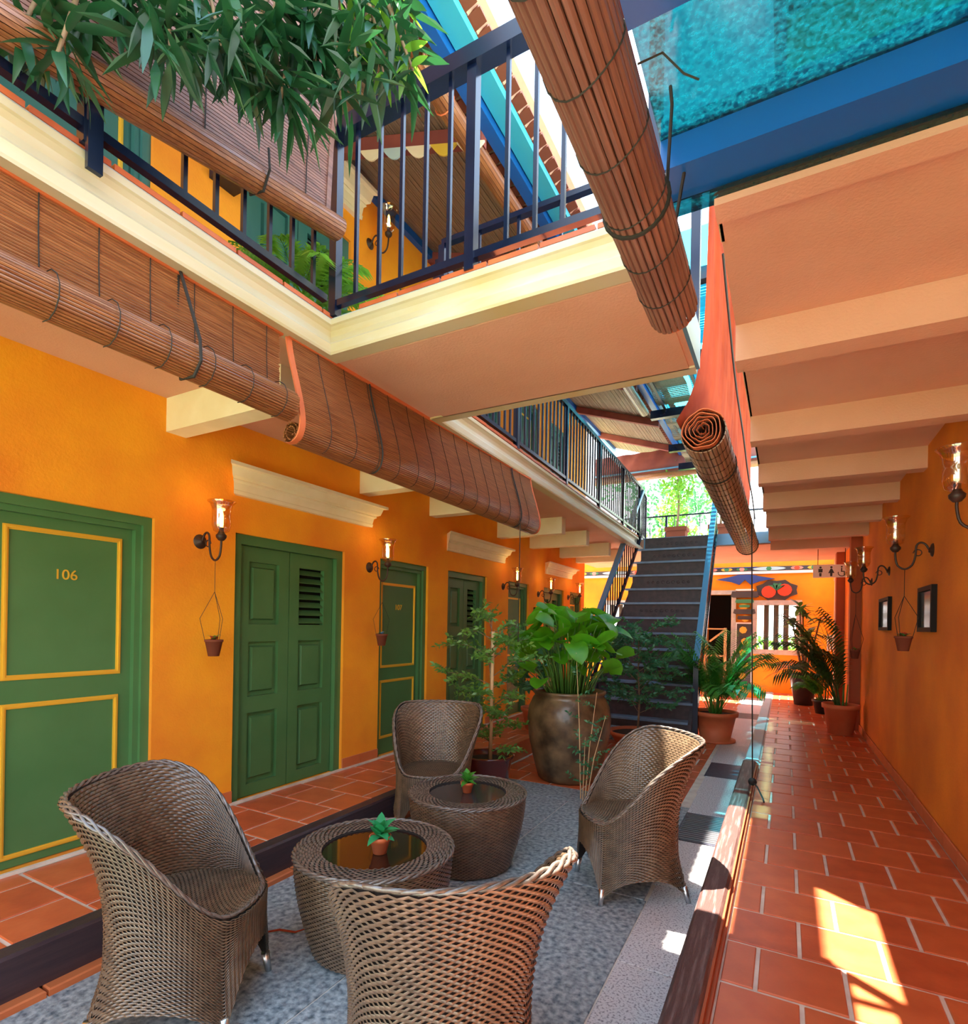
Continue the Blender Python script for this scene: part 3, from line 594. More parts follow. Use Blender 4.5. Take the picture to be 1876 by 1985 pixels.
# ------------------------------------------------------------------ railings
def railing(name, label, A, B, zt, posts, step, rail_h=.06, rail_w=.06, nb=None, topm=None, r=.0095, x_b=None, grp=None):
    """straight railing from A to B (2-D points) on the upper floor"""
    A = Vector((A[0], A[1], 0)); B = Vector((B[0], B[1], 0)); L = (B-A).length; d = (B-A)/L
    root = thing(name, label, 'railing', (A.x, A.y, ZUP), math.atan2(d.y, d.x), group=grp); zt -= ZUP
    MB().box(0, L, -rail_w/2, rail_w/2, zt-rail_h, zt).build('top_rail', topm or M_navy, root)
    MB().box(0, L, -.018, .018, .05, .085).build('bottom_rail', M_navy, root)
    pm = MB().box(-.025, .025, -.025, .025, 0, zt-rail_h).mesh('post', M_navy)
    for p in posts: place('post', pm, root, (p, 0, 0))
    bm = MB().box(-r, r, -r, r, .08, zt-rail_h).mesh('baluster', M_navy)
    xs = x_b if x_b is not None else [step*(i+1) for i in range(int(L/step-.3))]
    for x in xs:
        if all(abs(x-p) > .03 for p in posts): place('baluster', bm, root, (x, 0, 0))
    return root
bx = [-2.085, -1.925, -1.78, -1.63, -1.487, -1.17, -1.025, -.89, -.69]
railing('bridge_railing', 'dark steel railing along the near edge of the bridge', (-2.235, BY0+.012), (BX1, BY0+.012), 4.215, (0.0, 2.235-1.358, 1.74), .15, .085, .085, x_b=[x+2.235 for x in bx])
lg = railing('gallery_railing', 'dark steel railing of the left gallery under the upper bamboo blind', (XGL+.012, -1.0), (XGL+.012, BY0-.06), 4.215, (.2, 2.05), .165, .085, .07,
        x_b=[1+P(u, 450, 0, XGL).y for u in (352, 414, 468, 519, 563, 605)]+[.4, .6, .8, 1.0, 1.2, 1.4])
MB().box(2.03, 2.08, -.045, -.025, -.10, .16).build('wall_bracket', M_navy, lg)
railing('gallery_railing', 'long dark railing of the left gallery beyond the bridge', (XGL-.02, BY1+.02), (XGF+.02, 10.5), 4.12, [0, 1.45, 2.9, 4.35, 5.8, 7.1], .118, .05, .05)
railing('bridge_railing', 'dark steel railing along the far edge of the bridge', (-2.2, BY1-.02), (BX1, BY1-.02), 4.20, (0.0, 1.72), .3, .035, .05)
railing('terrace_railing', 'short dark railing between the stair head and left gallery', (XGF+.02, 10.52), (-2.52, 11.35), 4.12, [0, .85], .14, .05, .05)
railing('terrace_railing', 'thin black railing at the back of the terrace in front of the trees', (-4.0, 13.48), (.3, 13.48), 4.10, [0, 1.5, 3.0, 4.3], .28, .035, .035, r=.008)

# ------------------------------------------------------------------ roof edges, awnings, canopy
rf = thing('gallery_roof', 'sloping bamboo-lined roof over the upper left gallery', 'roof', (XL, 0, 5.0))
def roofz(x): return 5.72 - (x-XL)*.33 - 5.0
ns = 62
mb = MB()
for i in range(ns):
    xa = XL+.02 + (XGL+.18-XL)*i/ns; xb = xa + (XGL+.18-XL)/ns*.84; z = roofz(xa)+random.uniform(-.004, .004)
    mb.add([(xa-XL, 1.2, z), (xb-XL, 1.2, z-.006), (xb-XL, 13.0, z-.006), (xa-XL, 13.0, z), (xa-XL, 1.2, z+.008), (xb-XL, 1.2, z+.004), (xb-XL, 13.0, z+.004), (xa-XL, 13.0, z+.008)],
           [(0, 1, 2, 3), (7, 6, 5, 4), (0, 4, 5, 1), (1, 5, 6, 2), (2, 6, 7, 3), (3, 7, 4, 0)])
mb.build('bamboo_lining', M_mat, rf)['kind'] = 'stuff'
for x in (-3.3, -2.85, -2.4): MB().box(x-XL-.03, x-XL+.03, 1.2, 13.0, roofz(x)+.012, roofz(x)+.09).build('purlin', M_beamdark, rf)
MB().box(0, .06, 1.2, 13.0, .62, .74).build('wall_plate', M_blue, rf)
for y in (3.62, 5.25, 6.9, 8.5, 10.2, 11.8): MB().add([(x-XL, yy, roofz(x)+dz) for x in (XL, XGL+.2) for yy in (y-.04, y+.04) for dz in (-.13, -.01)],
      [(0, 1, 3, 2), (4, 6, 7, 5), (0, 4, 5, 1), (2, 3, 7, 6), (0, 2, 6, 4), (1, 5, 7, 3)]).build('rafter', M_cloth2, rf)
e0 = XGL+.2-XL
MB().box(e0+.0, e0+.09, .4, 13.0, .14, .30).build('eave_beam', M_blue, rf)
MB().box(e0+.10, e0+.24, .4, 13.0, .20, .26).build('gutter', M_gutter, rf)
MB().box(-.1, e0+.1, .4, 13.0, .92, .95).build('upper_soffit', M_pinkwall, rf)
MB().add([(a, y, z) for y in (.4, 13.0) for (a, z) in ((e0+.24, .28), (e0+.30, .34), (-.2, 1.1), (-.2, 1.04))], [(0, 1, 2, 3), (7, 6, 5, 4), (0, 4, 5, 1), (1, 5, 6, 2), (2, 6, 7, 3), (3, 7, 4, 0)]).build('roof_deck', M_pinkwall, rf)
tm = MB().extr([(.05*math.cos(t), .05*math.sin(t)) for t in np.linspace(0, PI, 7)], 0, 0, .42).mesh('roof_tile', M_rooftile)
for i in range(99): place('roof_tile', tm, rf, (e0+.32, .5+i*.126, .30), (0, R_(16), PI))
rr_ = thing('right_gallery_roof', 'cream boarded roof over the right gallery above the glass canopy', 'roof', (0, 0, 5.3))
MB().box(-.05, 1.5, 2.2, 12, 0, .05).build('soffit_boards', M_cream, rr_)
for y in (2.2, 3.7, 5.2, 6.7, 8.2): MB().box(-.05, 1.5, y, y+.1, -.12, 0).build('rafter', M_beamdark, rr_)
MB().box(-.12, -.05, 2.2, 12, -.1, .12).build('eave_board', M_blue, rr_)
for y in (2.3, 6.0, 10.0): MB().box(.80, .90, y, y+.1, ZUP-5.3, -.12).build('roof_post', M_cream, rr_)
# scalloped valances under two rafters
def valance(y, label):
    v = thing('scalloped_valance', label, 'valance', (XL, y, 5.0))
    cols = [M_cream, M_paintpale, M_cream, M_paintyel]
    for i in range(5):
        xa = .45+i*.24
        prof = []
        for t in np.linspace(0, 1, 7): prof.append((xa+.24*t, roofz(XL+xa+.24*t)-.14))
        for t in np.linspace(1, 0, 9): prof.append((xa+.24*t, roofz(XL+xa+.24*t)-.15-.085*math.sin(PI*t)))
        MB().extr(prof, 1, -.006, .006).build('scallop', cols[i % 4], v)
valance(3.56, 'scalloped cream and blue valance hanging from the nearest gallery rafter')
valance(5.19, 'scalloped pale valance hanging from the second gallery rafter')

# ---- blinds
def slat_sheet(name, prof, y0, y1, m, parent, th=.004, gap=.16):
    """thin bars laid along a profile of (x,z) points, running in y"""
    mb = MB()
    for (p, q) in zip(prof[:-1], prof[1:]):
        p = Vector(p); q_ = Vector(q); d = q_-p; L = d.length; d /= L; nrm = Vector((d.y, -d.x))
        a = p + d*L*gap/2; b = q_ - d*L*gap/2; mid = (a+b)/2
        mb.extr([tuple(a-nrm*th*.4), tuple(a+nrm*th*.4), tuple(mid+nrm*th), tuple(b+nrm*th*.4), tuple(b-nrm*th*.4), tuple(mid-nrm*th)], 1, y0+random.uniform(-.004, .004), y1+random.uniform(-.004, .004))
    o = mb.build(name, m, parent); o['kind'] = 'stuff'; return o
def resample(pts, step):
    pts = [Vector(p) for p in pts]; out = [pts[0].copy()]; acc = 0
    for a, b in zip(pts[:-1], pts[1:]):
        L = (b-a).length; t = step-acc
        while t <= L: out.append(a+(b-a)*(t/L)); t += step
        acc = (acc+L) % step
    return [tuple(p) for p in out]
def spiral(c, R, turns, r0, a0, sgn=1, n=24):
    N = int(turns*n); return [(c[0]+(R-(R-r0)*i/N)*math.cos(a0+sgn*2*PI*i/n), c[1]+(R-(R-r0)*i/N)*math.sin(a0+sgn*2*PI*i/n)) for i in range(N+1)]
def weft(prof, y, parent, off=.006, r=.0022, m=None, name='weft_cord'):
    MB().tube([(p[0]+off, y, p[1]) for p in prof], r, 4).build(name, m or M_cord, parent)
# lower left blind, half rolled up
b1 = thing('bamboo_blind', 'half-rolled bamboo blind hanging above doors 106 and its shutter', 'blind', (XGL, 0, ZCEIL))
top = [(-.03, -.02), (-.028, -.16), (-.02, -.28), (.0, -.36)]
roll = spiral((.045, -.395), .082, 2.6, .03, PI*.95, 1)
prof = resample(top, .0115)
slat_sheet('slat_sheet', prof, YN+.2, 1.95, M_bamboo, b1)
slat_sheet('rolled_slats', resample(roll, .0125), YN+.2, 1.96, M_bamboo, b1)
MB().box(-.045, -.02, YN+.2, 1.97, -.022, -.0).build('head_hem', M_hem, b1)
for y in np.arange(-.6, 1.95, .19): weft([top[0], top[1], top[2]], y, b1); weft([(.045+.086*math.cos(t), -.395+.086*math.sin(t)) for t in np.linspace(PI*.9, -PI*.6, 10)], y, b1, 0)
MB().tube([(-.02, 1.42, -.0), (.05, 1.42, -.16), (.125, 1.42, -.33), (.135, 1.42, -.42), (.09, 1.42, -.475), (.0, 1.42, -.47), (-.035, 1.42, -.3), (-.03, 1.42, -.02)], .007, 6).build('pull_cord', M_cord, b1)
# lower left blind, let down, bellied
b2 = thing('bamboo_blind', 'let-down bamboo blind with bellied lower edge over doors 107 onward', 'blind', (XGL, 0, ZCEIL))
prof0 = [(-.02, -.02), (.0, -.12), (.045, -.26), (.085, -.40), (.095, -.48), (.075, -.545), (.03, -.57), (-.01, -.565)]
def smooth(pts, n=4):
    for _ in range(n):
        o = [pts[0]]
        for a, b in zip(pts[:-1], pts[1:]): o += [(a[0]*.75+b[0]*.25, a[1]*.75+b[1]*.25), (a[0]*.25+b[0]*.75, a[1]*.25+b[1]*.75)]
        pts = o+[pts[-1]]
    return pts
prof = smooth(prof0, 3)
slat_sheet('slat_sheet', resample(prof, .0115), 2.02, 5.06, M_bamboo, b2)
slat_sheet('rolled_slats', resample(spiral((-.01, -.50), .06, 2, .02, -PI/2, -1), .013), 2.02, 5.06, M_bamboo, b2)
MB().extr([(p[0]+.004, p[1]) for p in prof]+[(p[0]-.006, p[1]) for p in prof[::-1]], 1, 1.985, 2.02).build('side_hem', M_hem, b2)
MB().extr([(p[0]+.004, p[1]) for p in prof]+[(p[0]-.006, p[1]) for p in prof[::-1]], 1, 5.06, 5.09).build('side_hem', M_hem, b2)
MB().box(-.035, -.012, 2.0, 5.08, -.02, 0).build('head_hem', M_hem, b2)
for y in np.arange(2.2, 5.0, .2): weft(prof, y, b2)
for y in (2.62, 4.62): weft(prof, y, b2, .012, .006, name='pull_cord')
MB().tube([(.09, 4.62, -.50), (.085, 4.63, -1.1), (.09, 4.62, -1.68)], .004, 5).build('hanging_cord', M_cord, b2)
# upper blind hanging outside the left gallery railing
b3 = thing('bamboo_blind', 'large upper bamboo blind hanging outside the left gallery railing', 'blind', (XGL+.06, 0, 3.2))
def zlow(y): return .40 + (y-2.2)*.20
mb = MB(); NSL = 108
for i in range(NSL):
    t0 = i/NSL; t1 = (i+.80)/NSL
    def pt(y, t, dx): zb = zlow(y); return (.02+.30*t*t+dx, y, zb+(1.95-zb)*t)
    mb.add([pt(-1.2, t0, -.004), pt(2.14, t0, -.004), pt(2.14, t1, -.004), pt(-1.2, t1, -.004), pt(-1.2, t0, .004), pt(2.14, t0, .004), pt(2.14, t1, .004), pt(-1.2, t1, .004)],
           [(0, 1, 2, 3), (7, 6, 5, 4), (0, 4, 5, 1), (2, 6, 7, 3), (1, 5, 6, 2)])
mb.build('slat_sheet', M_bamboo2, b3)['kind'] = 'stuff'
MB().add([pt(2.14, t, d)[:1]+(yy,)+pt(2.14, t, d)[2:] for t in (0, .25, .5, .75, 1) for yy in (2.14, 2.17) for d in (-.008, .008)],
         [f for k in range(4) for f in ((4*k, 4*k+1, 4*k+5, 4*k+4), (4*k+2, 4*k+6, 4*k+7, 4*k+3), (4*k, 4*k+4, 4*k+6, 4*k+2), (4*k+1, 4*k+3, 4*k+7, 4*k+5))]).build('side_hem', M_bamboo2, b3)
rl = MB()
for k in range(22):
    a = 2*PI*k/22; c0, s0 = math.cos(a), math.sin(a); a2 = 2*PI*(k+.86)/22; r = .062
    A = [(.02+r*math.cos(a), -1.2, zlow(-1.2)-.02+r*math.sin(a)), (.02+r*math.cos(a2), -1.2, zlow(-1.2)-.02+r*math.sin(a2)), (.02+r*math.cos(a2), 2.24, zlow(2.24)-.02+r*math.sin(a2)), (.02+r*math.cos(a), 2.24, zlow(2.24)-.02+r*math.sin(a))]
    B = [(.02+(x-.02)*.88, y, (z-(zlow(y)-.02))*.88+zlow(y)-.02) for x, y, z in A]
    rl.add(A+B, [(0, 1, 2, 3), (7, 6, 5, 4), (0, 4, 5, 1), (1, 5, 6, 2), (2, 6, 7, 3), (3, 7, 4, 0)])
rl.build('rolled_slats', M_bamboo, b3)
MB().extr([(.02+.05*math.cos(t), zlow(2.24)-.02+.05*math.sin(t)) for t in np.linspace(0, 2*PI, 16)[:-1]], 1, 2.2, 2.246).build('roll_end', M_hem, b3)
for y in (-.2, .35, .9, 1.45, 2.0):
    MB().tube([(pt(y, t, .007)) for t in np.linspace(0, 1, 8)], .003, 4).build('weft_cord', M_cord, b3)
MB().tube([(.09, 1.72, zlow(1.72)+.10), (.10, 1.72, zlow(1.72)), (.06, 1.72, zlow(1.72)-.085), (-.03, 1.72, zlow(1.72)-.07), (-.05, 1.72, zlow(1.72)+.02), (.1, 1.72, .9)], .006, 5).build('pull_cord', M_cord, b3)
# near roll on the corridor side: every outer slat its own piece
b4 = thing('rolled_bamboo_blind', 'thick rolled bamboo blind hanging in front of the bridge end', 'blind', (-.398, 0, 2.672))
RR = .086; NK = 26; L0, L1 = -1.2, 2.2
sw_ = 2*PI*RR/NK*.9
smh = MB().extr([(-sw_/2, -.003), (sw_/2, -.003), (sw_/2*.8, .003), (0, .0045), (-sw_/2*.8, .003)], 1, L0, L1).mesh('slat', M_bamboo2)
for k in range(NK):
    a = 2*PI*k/NK; place('slat', smh, b4, (RR*math.cos(a), random.uniform(-.006, .006), RR*math.sin(a)), (0, PI/2-a, 0))
slat_sheet('inner_rolls', resample(spiral((0, 0), RR-.008, 3.5, .02, 0, 1), .016), L0, L1-.005, M_bamboo2, b4)
MB().extr([(p[0]*1.0, p[1]) for p in spiral((0, 0), RR-.004, .98, RR-.006, 0)]+[(p[0]*.90, p[1]*.90) for p in spiral((0, 0), RR-.004, .98, RR-.006, 0)][::-1], 1, L1-.004, L1+.016).build('end_hem', M_hem, b4)
for y in np.arange(-.2, 2.15, .22):
    MB().tube([((RR+.005)*math.cos(t), y+.012*math.sin(t*2), (RR+.005)*math.sin(t)) for t in np.linspace(0, 2*PI, 20)], .0026, 4, False).build('weft_cord', M_cord, b4)
MB().tube([((RR+.008)*math.cos(t), 1.60, (RR+.008)*math.sin(t)) for t in np.linspace(0, 2*PI, 20)], .006, 5, False).build('binding_cord', M_cord, b4)
MB().tube([(RR, 1.60, .02), (RR+.01, 1.6, .25), (RR+.005, 1.6, .30)], .005, 5).build('hanging_cord', M_cord, b4)
MB().tube([(RR+.0, 1.25, .05), (RR+.05, 1.27, .07), (RR+.09, 1.31, .04), (RR+.12, 1.33, .03)], .003, 4).build('loose_cord', M_cord, b4)
MB().box(RR-.03, RR-.015, L0, L1-.1, .0, .10).build('backing_cloth', M_cloth2, b4)
for y in (.2, .9, 1.9): MB().tube([(.05, y, .08), (.085, y, .30)], .006, 5).build('hanger_cord', M_cord, b4)
# far roll with red backing cloth
cR = P(1361, 832, 0, -.56); cE = P(1449, 1058, 0, -.56)
b5 = thing('rolled_bamboo_blind', 'long bamboo blind roll with red backing cloth beside the corridor', 'blind', (cR.x, cR.y, cR.z))
LR = cE.y-cR.y; DZ = cE.z-cR.z; R5 = .155
def shear(mb): mb.v = [(x, y, z+DZ*y/LR) for x, y, z in mb.v]; return mb
NK = 30; sw_ = 2*PI*R5/NK*.9
sm5 = shear(MB().extr([(-sw_/2, -.003), (sw_/2, -.003), (sw_/2*.8, .004), (0, .0055), (-sw_/2*.8, .004)], 1, .05, LR))
for k in range(NK):
    a = 2*PI*k/NK; mb = MB()
    for (x, y, z) in MB().extr([(-sw_/2, -.003), (sw_/2, -.003), (sw_/2*.8, .004), (0, .0055), (-sw_/2*.8, .004)], 1, .05, LR).v: mb.v.append((R5*math.cos(a)+x*math.sin(a)+z*math.cos(a), y, R5*math.sin(a)-x*math.cos(a)+z*math.sin(a)+DZ*y/LR))
    mb.f = MB().extr([(0, 0)]*5, 1, 0, 1).f; mb.build('slat', M_bamboo3, b5)
sp_ = spiral((0, 0), R5, 5.2, .018, .4, 1, 28)
sp_ = [(x+.006*math.sin(i*.9), z+.006*math.cos(i*1.3)) for i, (x, z) in enumerate(sp_)]
mb = MB()
mb.extr([(x, z) for x, z in sp_] + [(x*.955, z*.955) for x, z in sp_[::-1]], 1, 0, .06)
mb.build('spiral_end', M_hem, b5)
slat_sheet('inner_rolls', resample([(x*.97, z*.97) for x, z in sp_], .018), .03, .5, M_bamboo2, b5)
for y in np.arange(.25, LR, .2):
    shear(MB().tube([((R5+.006)*math.cos(t), y, (R5+.006)*math.sin(t)) for t in np.linspace(0, 2*PI, 20)], .003, 4, False)).build('weft_cord', M_cord, b5)
for y in (.95, LR-.15): shear(MB().tube([((R5+.009)*math.cos(t), y, (R5+.009)*math.sin(t)) for t in np.linspace(0, 2*PI, 20)], .007, 5, False)).build('binding_cord', M_cord, b5)
TOPZ = 5.0-cR.z
def cloth(u, v):  # hangs from the awning edge (v=0) down to the roll (v=1)
    y = lerp(lerp(-.02, LR+.1, u), lerp(-.12 if u < .02 else 0, LR, u), v); f = .018*math.sin(u*55+v*2)*(1-v*.5)+.006*math.sin(u*130)
    return (.03+f*(1-v)-.10*v**6-(R5-.06)*v**10, y-.35*math.exp(-u*14)*math.sin(PI*min(1, v*1.1))*.3, lerp(TOPZ, DZ*u+.05, v))
MB().grid(cloth, 150, 16).build('backing_cloth', M_cloth, b5, True)
MB().tube([(.10, y, lerp(1.6, .35, (y/LR)**.5)+.03*math.sin(y*3)) for y in np.linspace(.2, LR, 24)], .010, 5).build('tie_cord', M_cord, b5)
MB().tube([(.03, -.02, TOPZ), (3.0*0+.05, LR*.5, TOPZ+.02), (.05, LR+.1, TOPZ)], .03, 6).build('hanging_pole', M_navy, b5)
for y in (.3, 2.5, 5.0): MB().tube([(.04, y, TOPZ), (.44, y, TOPZ+.26)], .015, 6).build('pole_bracket', M_navy, b5)
# the long cord down to the timber beam
kp = P(1458, 1520, 2, .09); tpz = P(1456, 1068, 1, kp.y).z
dc = thing('blind_cord', 'long thin blind cord knotted at the end of the timber beam', 'cord', (kp.x, kp.y, .078))
MB().tube([(P(1456, 1068, 1, kp.y).x-kp.x, 0, tpz-.078+.25), (0.0, 0, .05), (0, 0, 0)], .006, 6).build('cord', M_cord, dc)
MB().lathe([(0, -.0), (.03, .012), (.036, .035), (.025, .06), (0, .07)], 8).build('knot', M_cord, dc, True)
MB().tube([(0, 0, .03), (.04, -.06, .01), (.09, -.16, -.06), (.10, -.22, -.072)], .007, 5).build('loose_end', M_cord, dc)
# copper-coloured roll on the eave above
b6 = thing('rolled_bamboo_blind', 'slim rolled blind tied under the upper gallery eave', 'blind', (XGL+.12, 2.4, 5.06))
for k in range(16):
    a = 2*PI*k/16; MB().extr([(.07*math.cos(a), .07*math.sin(a)), (.07*math.cos(a+.36), .07*math.sin(a+.36)), (.06*math.cos(a+.36), .06*math.sin(a+.36)), (.06*math.cos(a), .06*math.sin(a))], 1, .45, 7).build('slat', M_bamboo, b6)
for y in (.8, 2.2, 3.6): MB().tube([(.076*math.cos(t), y, .076*math.sin(t)) for t in np.linspace(0, 2*PI, 14)], .006, 4, False).build('binding_cord', M_hem, b6)
# awning of bamboo mats over the far half of the court
aw = thing('mat_awning', 'bamboo mats with teal light painted in over steel rafters above the stairs, plus an added shading strip', 'awning', (0, 0, 5.0))
AX0, AX1, AY0, AY1 = -1.9, -.64, 5.6, 12.0
def awz(y): return .15 - (y-AY0)*.05
for y in (6.0, 7.6, 9.2, 10.8, 11.9): MB().box(AX0-.08, AX1, y-.05, y+.05, awz(y)-.13, awz(y)).build('rafter', M_navy, aw)
for x in (-1.75, -1.2, -.68): MB().box(x-.02, x+.02, AY0, AY1, awz(9)-.02, awz(9)+.02).build('purlin', M_beamdark, aw)
for j in range(4):
    for i, x in enumerate((-1.85, -1.27)):
        mb = MB(); ya = 6.05+j*1.6; n = 34; wdt = (.52, .58)[i]
        for k in range(n):
            yy = ya+.06+1.42*k/n; z = awz(yy)+.035+.02*math.sin(k*.4+i); mb.box(x, x+wdt, yy, yy+1.42/n*.85, z, z+.006)
        mb.build('bamboo_mat', M_mat2 if i else M_mat, aw)
MB().box(AX0-.08, AX1, AY0, AY1, .30, .31).build('glass_sheet', glass('teal_roof_glass', (.35, .8, .9), .1, .1, .3, (.15, .7, .85)), aw)
mb = MB()      # added narrow mat, unseen behind the near roll, trims the sun patch
for k in range(26): mb.box(-1.36+k*.0145, -1.36+k*.0145+.0128, 3.6, 5.62, .12, .127)
mb.build('bamboo_mat', M_mat, aw)
for x in (-1.36, -.99): MB().box(x-.012, x+.012, 3.55, 6.0, .085, .118).build('added_mat_runner', M_navy, aw)
# maroon cloth roll across the far end
pL = P(1192, 900, 1, 11.8); pR = P(1345, 880, 1, 11.8)
b7 = thing('rolled_cloth_blind', 'maroon cloth blind rolled across the far end above the terrace', 'blind', (pL.x-.6, 12.35, pL.z))
MB().grid(lambda u, v: (u*3.6, -.03+.02*math.sin(u*60+v*6)*(1-v)+.12*(v-.5)**2, .33-.55*v+.05*u), 90, 8).build('cloth_drape', M_cloth2, b7, True)
MB().tube([(0, .0, -.22), (3.6, .0, -.17)], .07, 12).build('rolled_hem', M_bamboo, b7, True)
MB().tube([(0, -.05, -.1), (3.6, -.05, -.05)], .02, 6).build('batten', M_stairrail, b7)

# glass canopy above the near corridor
gc = thing('glass_canopy', 'rain-spotted teal glass canopy in blue steel frame over the corridor', 'canopy', (0, 0, 2.95))
MB().box(-.385, XR+.1, 1.86, 2.02, .0, .16).build('steel_beam', M_blue, gc)
MB().box(-.385, XR+.1, 1.22, 1.40, .02, .2).build('steel_beam', M_blue, gc)
MB().box(-.385, XR+.1, -1.3, -1.15, .02, .2).build('steel_beam', M_blue, gc)
MB().box(-.385, XR+.1, 1.40, 1.86, .10, .115).build('glass_pane', M_teal_glass, gc)
MB().box(-.385, XR+.1, -1.15, 1.22, .10, .115).build('glass_pane', M_teal_glass, gc)
MB().box(-.385, XR+.1, 2.0, 2.06, -.025, -.01).build('glass_edge', M_teal_glass, gc)

# ------------------------------------------------------------------ wicker
def weave(mb, S, nu, nv, A, closed, vmask=None, gap=.12):
    """woven ribbons on surface S(u,v)->(point, normal); rows run in u"""
    nn = nu*2
    for j in range(nv):
        v0 = (j+gap/2)/nv; v1 = (j+1-gap/2)/nv; k0 = len(mb.v); cnt = nn if closed else nn+1
        for i in range(cnt):
            u = i/nn; off = A*math.cos(PI*(i/2+j))
            for v, ex in ((v0, -.35*A), ((v0+v1)/2, .35*A), (v1, -.35*A)):
                p, n = S(u, v); mb.v.append((p[0]+n[0]*(off+ex), p[1]+n[1]*(off+ex), p[2]+n[2]*(off+ex)))
        for i in range(nn):
            a = k0+i*3; b = k0+((i+1) % cnt)*3
            mb.f += [(a, b, b+1, a+1), (a+1, b+1, b+2, a+2)]
    return mb
CH = .92
def alpha(ph): return abs(math.atan2(math.sin(ph-PI), math.cos(ph-PI)))      # angle from the back
def ch_top(ph):
    a = math.degrees(alpha(ph)); return lerp(CH, .44, sm((a-42)/106.)) if a < 148 else .44
def ch_bot(ph):
    a = math.degrees(alpha(ph)); legs = (42, 138)
    if a < 42: q_, arch = (42-a)/42, .13
    elif a < 138: q_ = min(a-42, 138-a)/48; arch = .13
    else: q_, arch = (a-138)/42, .24
    return .03+arch*(1-(1-q_)**2.6)
def ch_rad(ph, z):
    a = alpha(ph); back = (1+math.cos(a))/2; c, s_ = abs(math.cos(ph)), abs(math.sin(ph))
    base = .318/((c**2.25+s_**2.25)**(1/2.25))
    t = z/CH; wst = .90+.10*((t-.40)/.4)**2
    flare = 1+.17*back*max(0, (.30-t)/.30)**1.6 + .20*max(0, (t-.45)/.55)**1.7
    return base*wst*flare
def ch_pt(ph, z, off=0):
    r = ch_rad(ph, z)+off; return (r*math.cos(ph), r*math.sin(ph), z)
def shellS(zlo, zhi, off, flip):
    def S(u, v):
        ph = 2*PI*u; z = lerp(zlo(ph), zhi(ph), v); e = .02
        p = ch_pt(ph, z, off); a = Vector(ch_pt(ph+e, z, off))-Vector(p); b = Vector(ch_pt(ph, z+e, off))-Vector(p)
        n = a.cross(b); n.normalize(); return p, (-n if flip else n)
    return S
chair0 = thing('wicker_armchair', 'x', 'chair', (0, 0, 0), 0)
oS = shellS(ch_bot, ch_top, 0, False)
weave(MB(), oS, 104, 66, .0042, True).build('woven_shell', M_wick, chair0, True)
zs = lambda ph: .44
mb = MB(); iS = shellS(zs, lambda ph: ch_top(ph)+.0, -.035, True)
def front_mask(u): return alpha(2*PI*u) < R_(130)
tmp = weave(MB(), iS, 110, 36, .003, True)
tmp.f = [f for f in tmp.f if all(math.degrees(alpha(math.atan2(tmp.v[i][1], tmp.v[i][0]))) < 144 for i in f)]
tmp.build('woven_inner_back', M_wick, chair0, True)
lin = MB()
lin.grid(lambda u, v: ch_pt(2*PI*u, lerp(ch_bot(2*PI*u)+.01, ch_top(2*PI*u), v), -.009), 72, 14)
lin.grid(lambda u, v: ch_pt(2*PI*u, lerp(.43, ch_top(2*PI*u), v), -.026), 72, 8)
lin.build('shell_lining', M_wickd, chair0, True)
def seatS(u, v):
    y = (u*2-1); x = (v*2-1); ph_max = 1
    xs_ = x*.275; hw_ = .272*max(.02, 1-abs(x)**2.3)**(1/2.3); yy = y*hw_
    cr = .012*(1-(x*x+y*y)/2); return (xs_+.0, yy, .445+cr), (0, 0, 1)
weave(MB(), seatS, 34, 60, .002, False).build('woven_seat', M_wick, chair0, True)
MB().extr([(.97*ch_rad(t, .43)*math.cos(t), .97*ch_rad(t, .43)*math.sin(t)) for t in np.linspace(0, 2*PI, 49)[:-1]], 2, .425, .441).build('seat_base', M_wickd, chair0)
rim = [ch_pt(t, ch_top(t)+.006, -.018) for t in np.linspace(0, 2*PI, 121)]
mbr = MB()
for k in range(3):   # three twisted strands make the braided edge
    mbr.tube([(p[0]*(1+.020*math.cos(i*.9+k*2.094)), p[1]*(1+.020*math.cos(i*.9+k*2.094)), p[2]+.0075*math.sin(i*.8+k*2.094)) for i, p in enumerate(rim)], .0068, 6, False)
mbr.build('braided_rim', M_rim, chair0, True)
for a in (42, 138, -42, -138):
    ph = PI+R_(a); p = ch_pt(ph, .05, -.012); p0 = ch_pt(ph, 0, -.006)
    MB().tube([(p[0], p[1], .09), (p0[0], p0[1], .0)], [.02, .014], 8).build('foot', M_steelfoot, chair0, True)
def face(dx, dy): return math.atan2(dy, dx)
CG = 'wicker armchairs around the round tables'
chair0.location = (-2.15, 1.44, ZC+.003); chair0.rotation_euler = (0, 0, face(.86, .50)); chair0['label'] = 'wicker tub chair beside the kerb in front of door 106'; chair0['group'] = CG
dup(chair0, (-2.43, 3.66, ZC+.003), face(.40, -.92), 'wicker tub chair in front of door 107, beside the maroon pot', CG)
dup(chair0, (-.84, 3.43, ZC+.003), face(-.80, -.60), 'wicker tub chair standing on the granite border beside the drain grate', CG)
dup(chair0, (-.97, 1.52, ZC+.003), face(-.76, .65), 'wicker tub chair with its tall back to the timber beam, facing the dark glass table', CG)
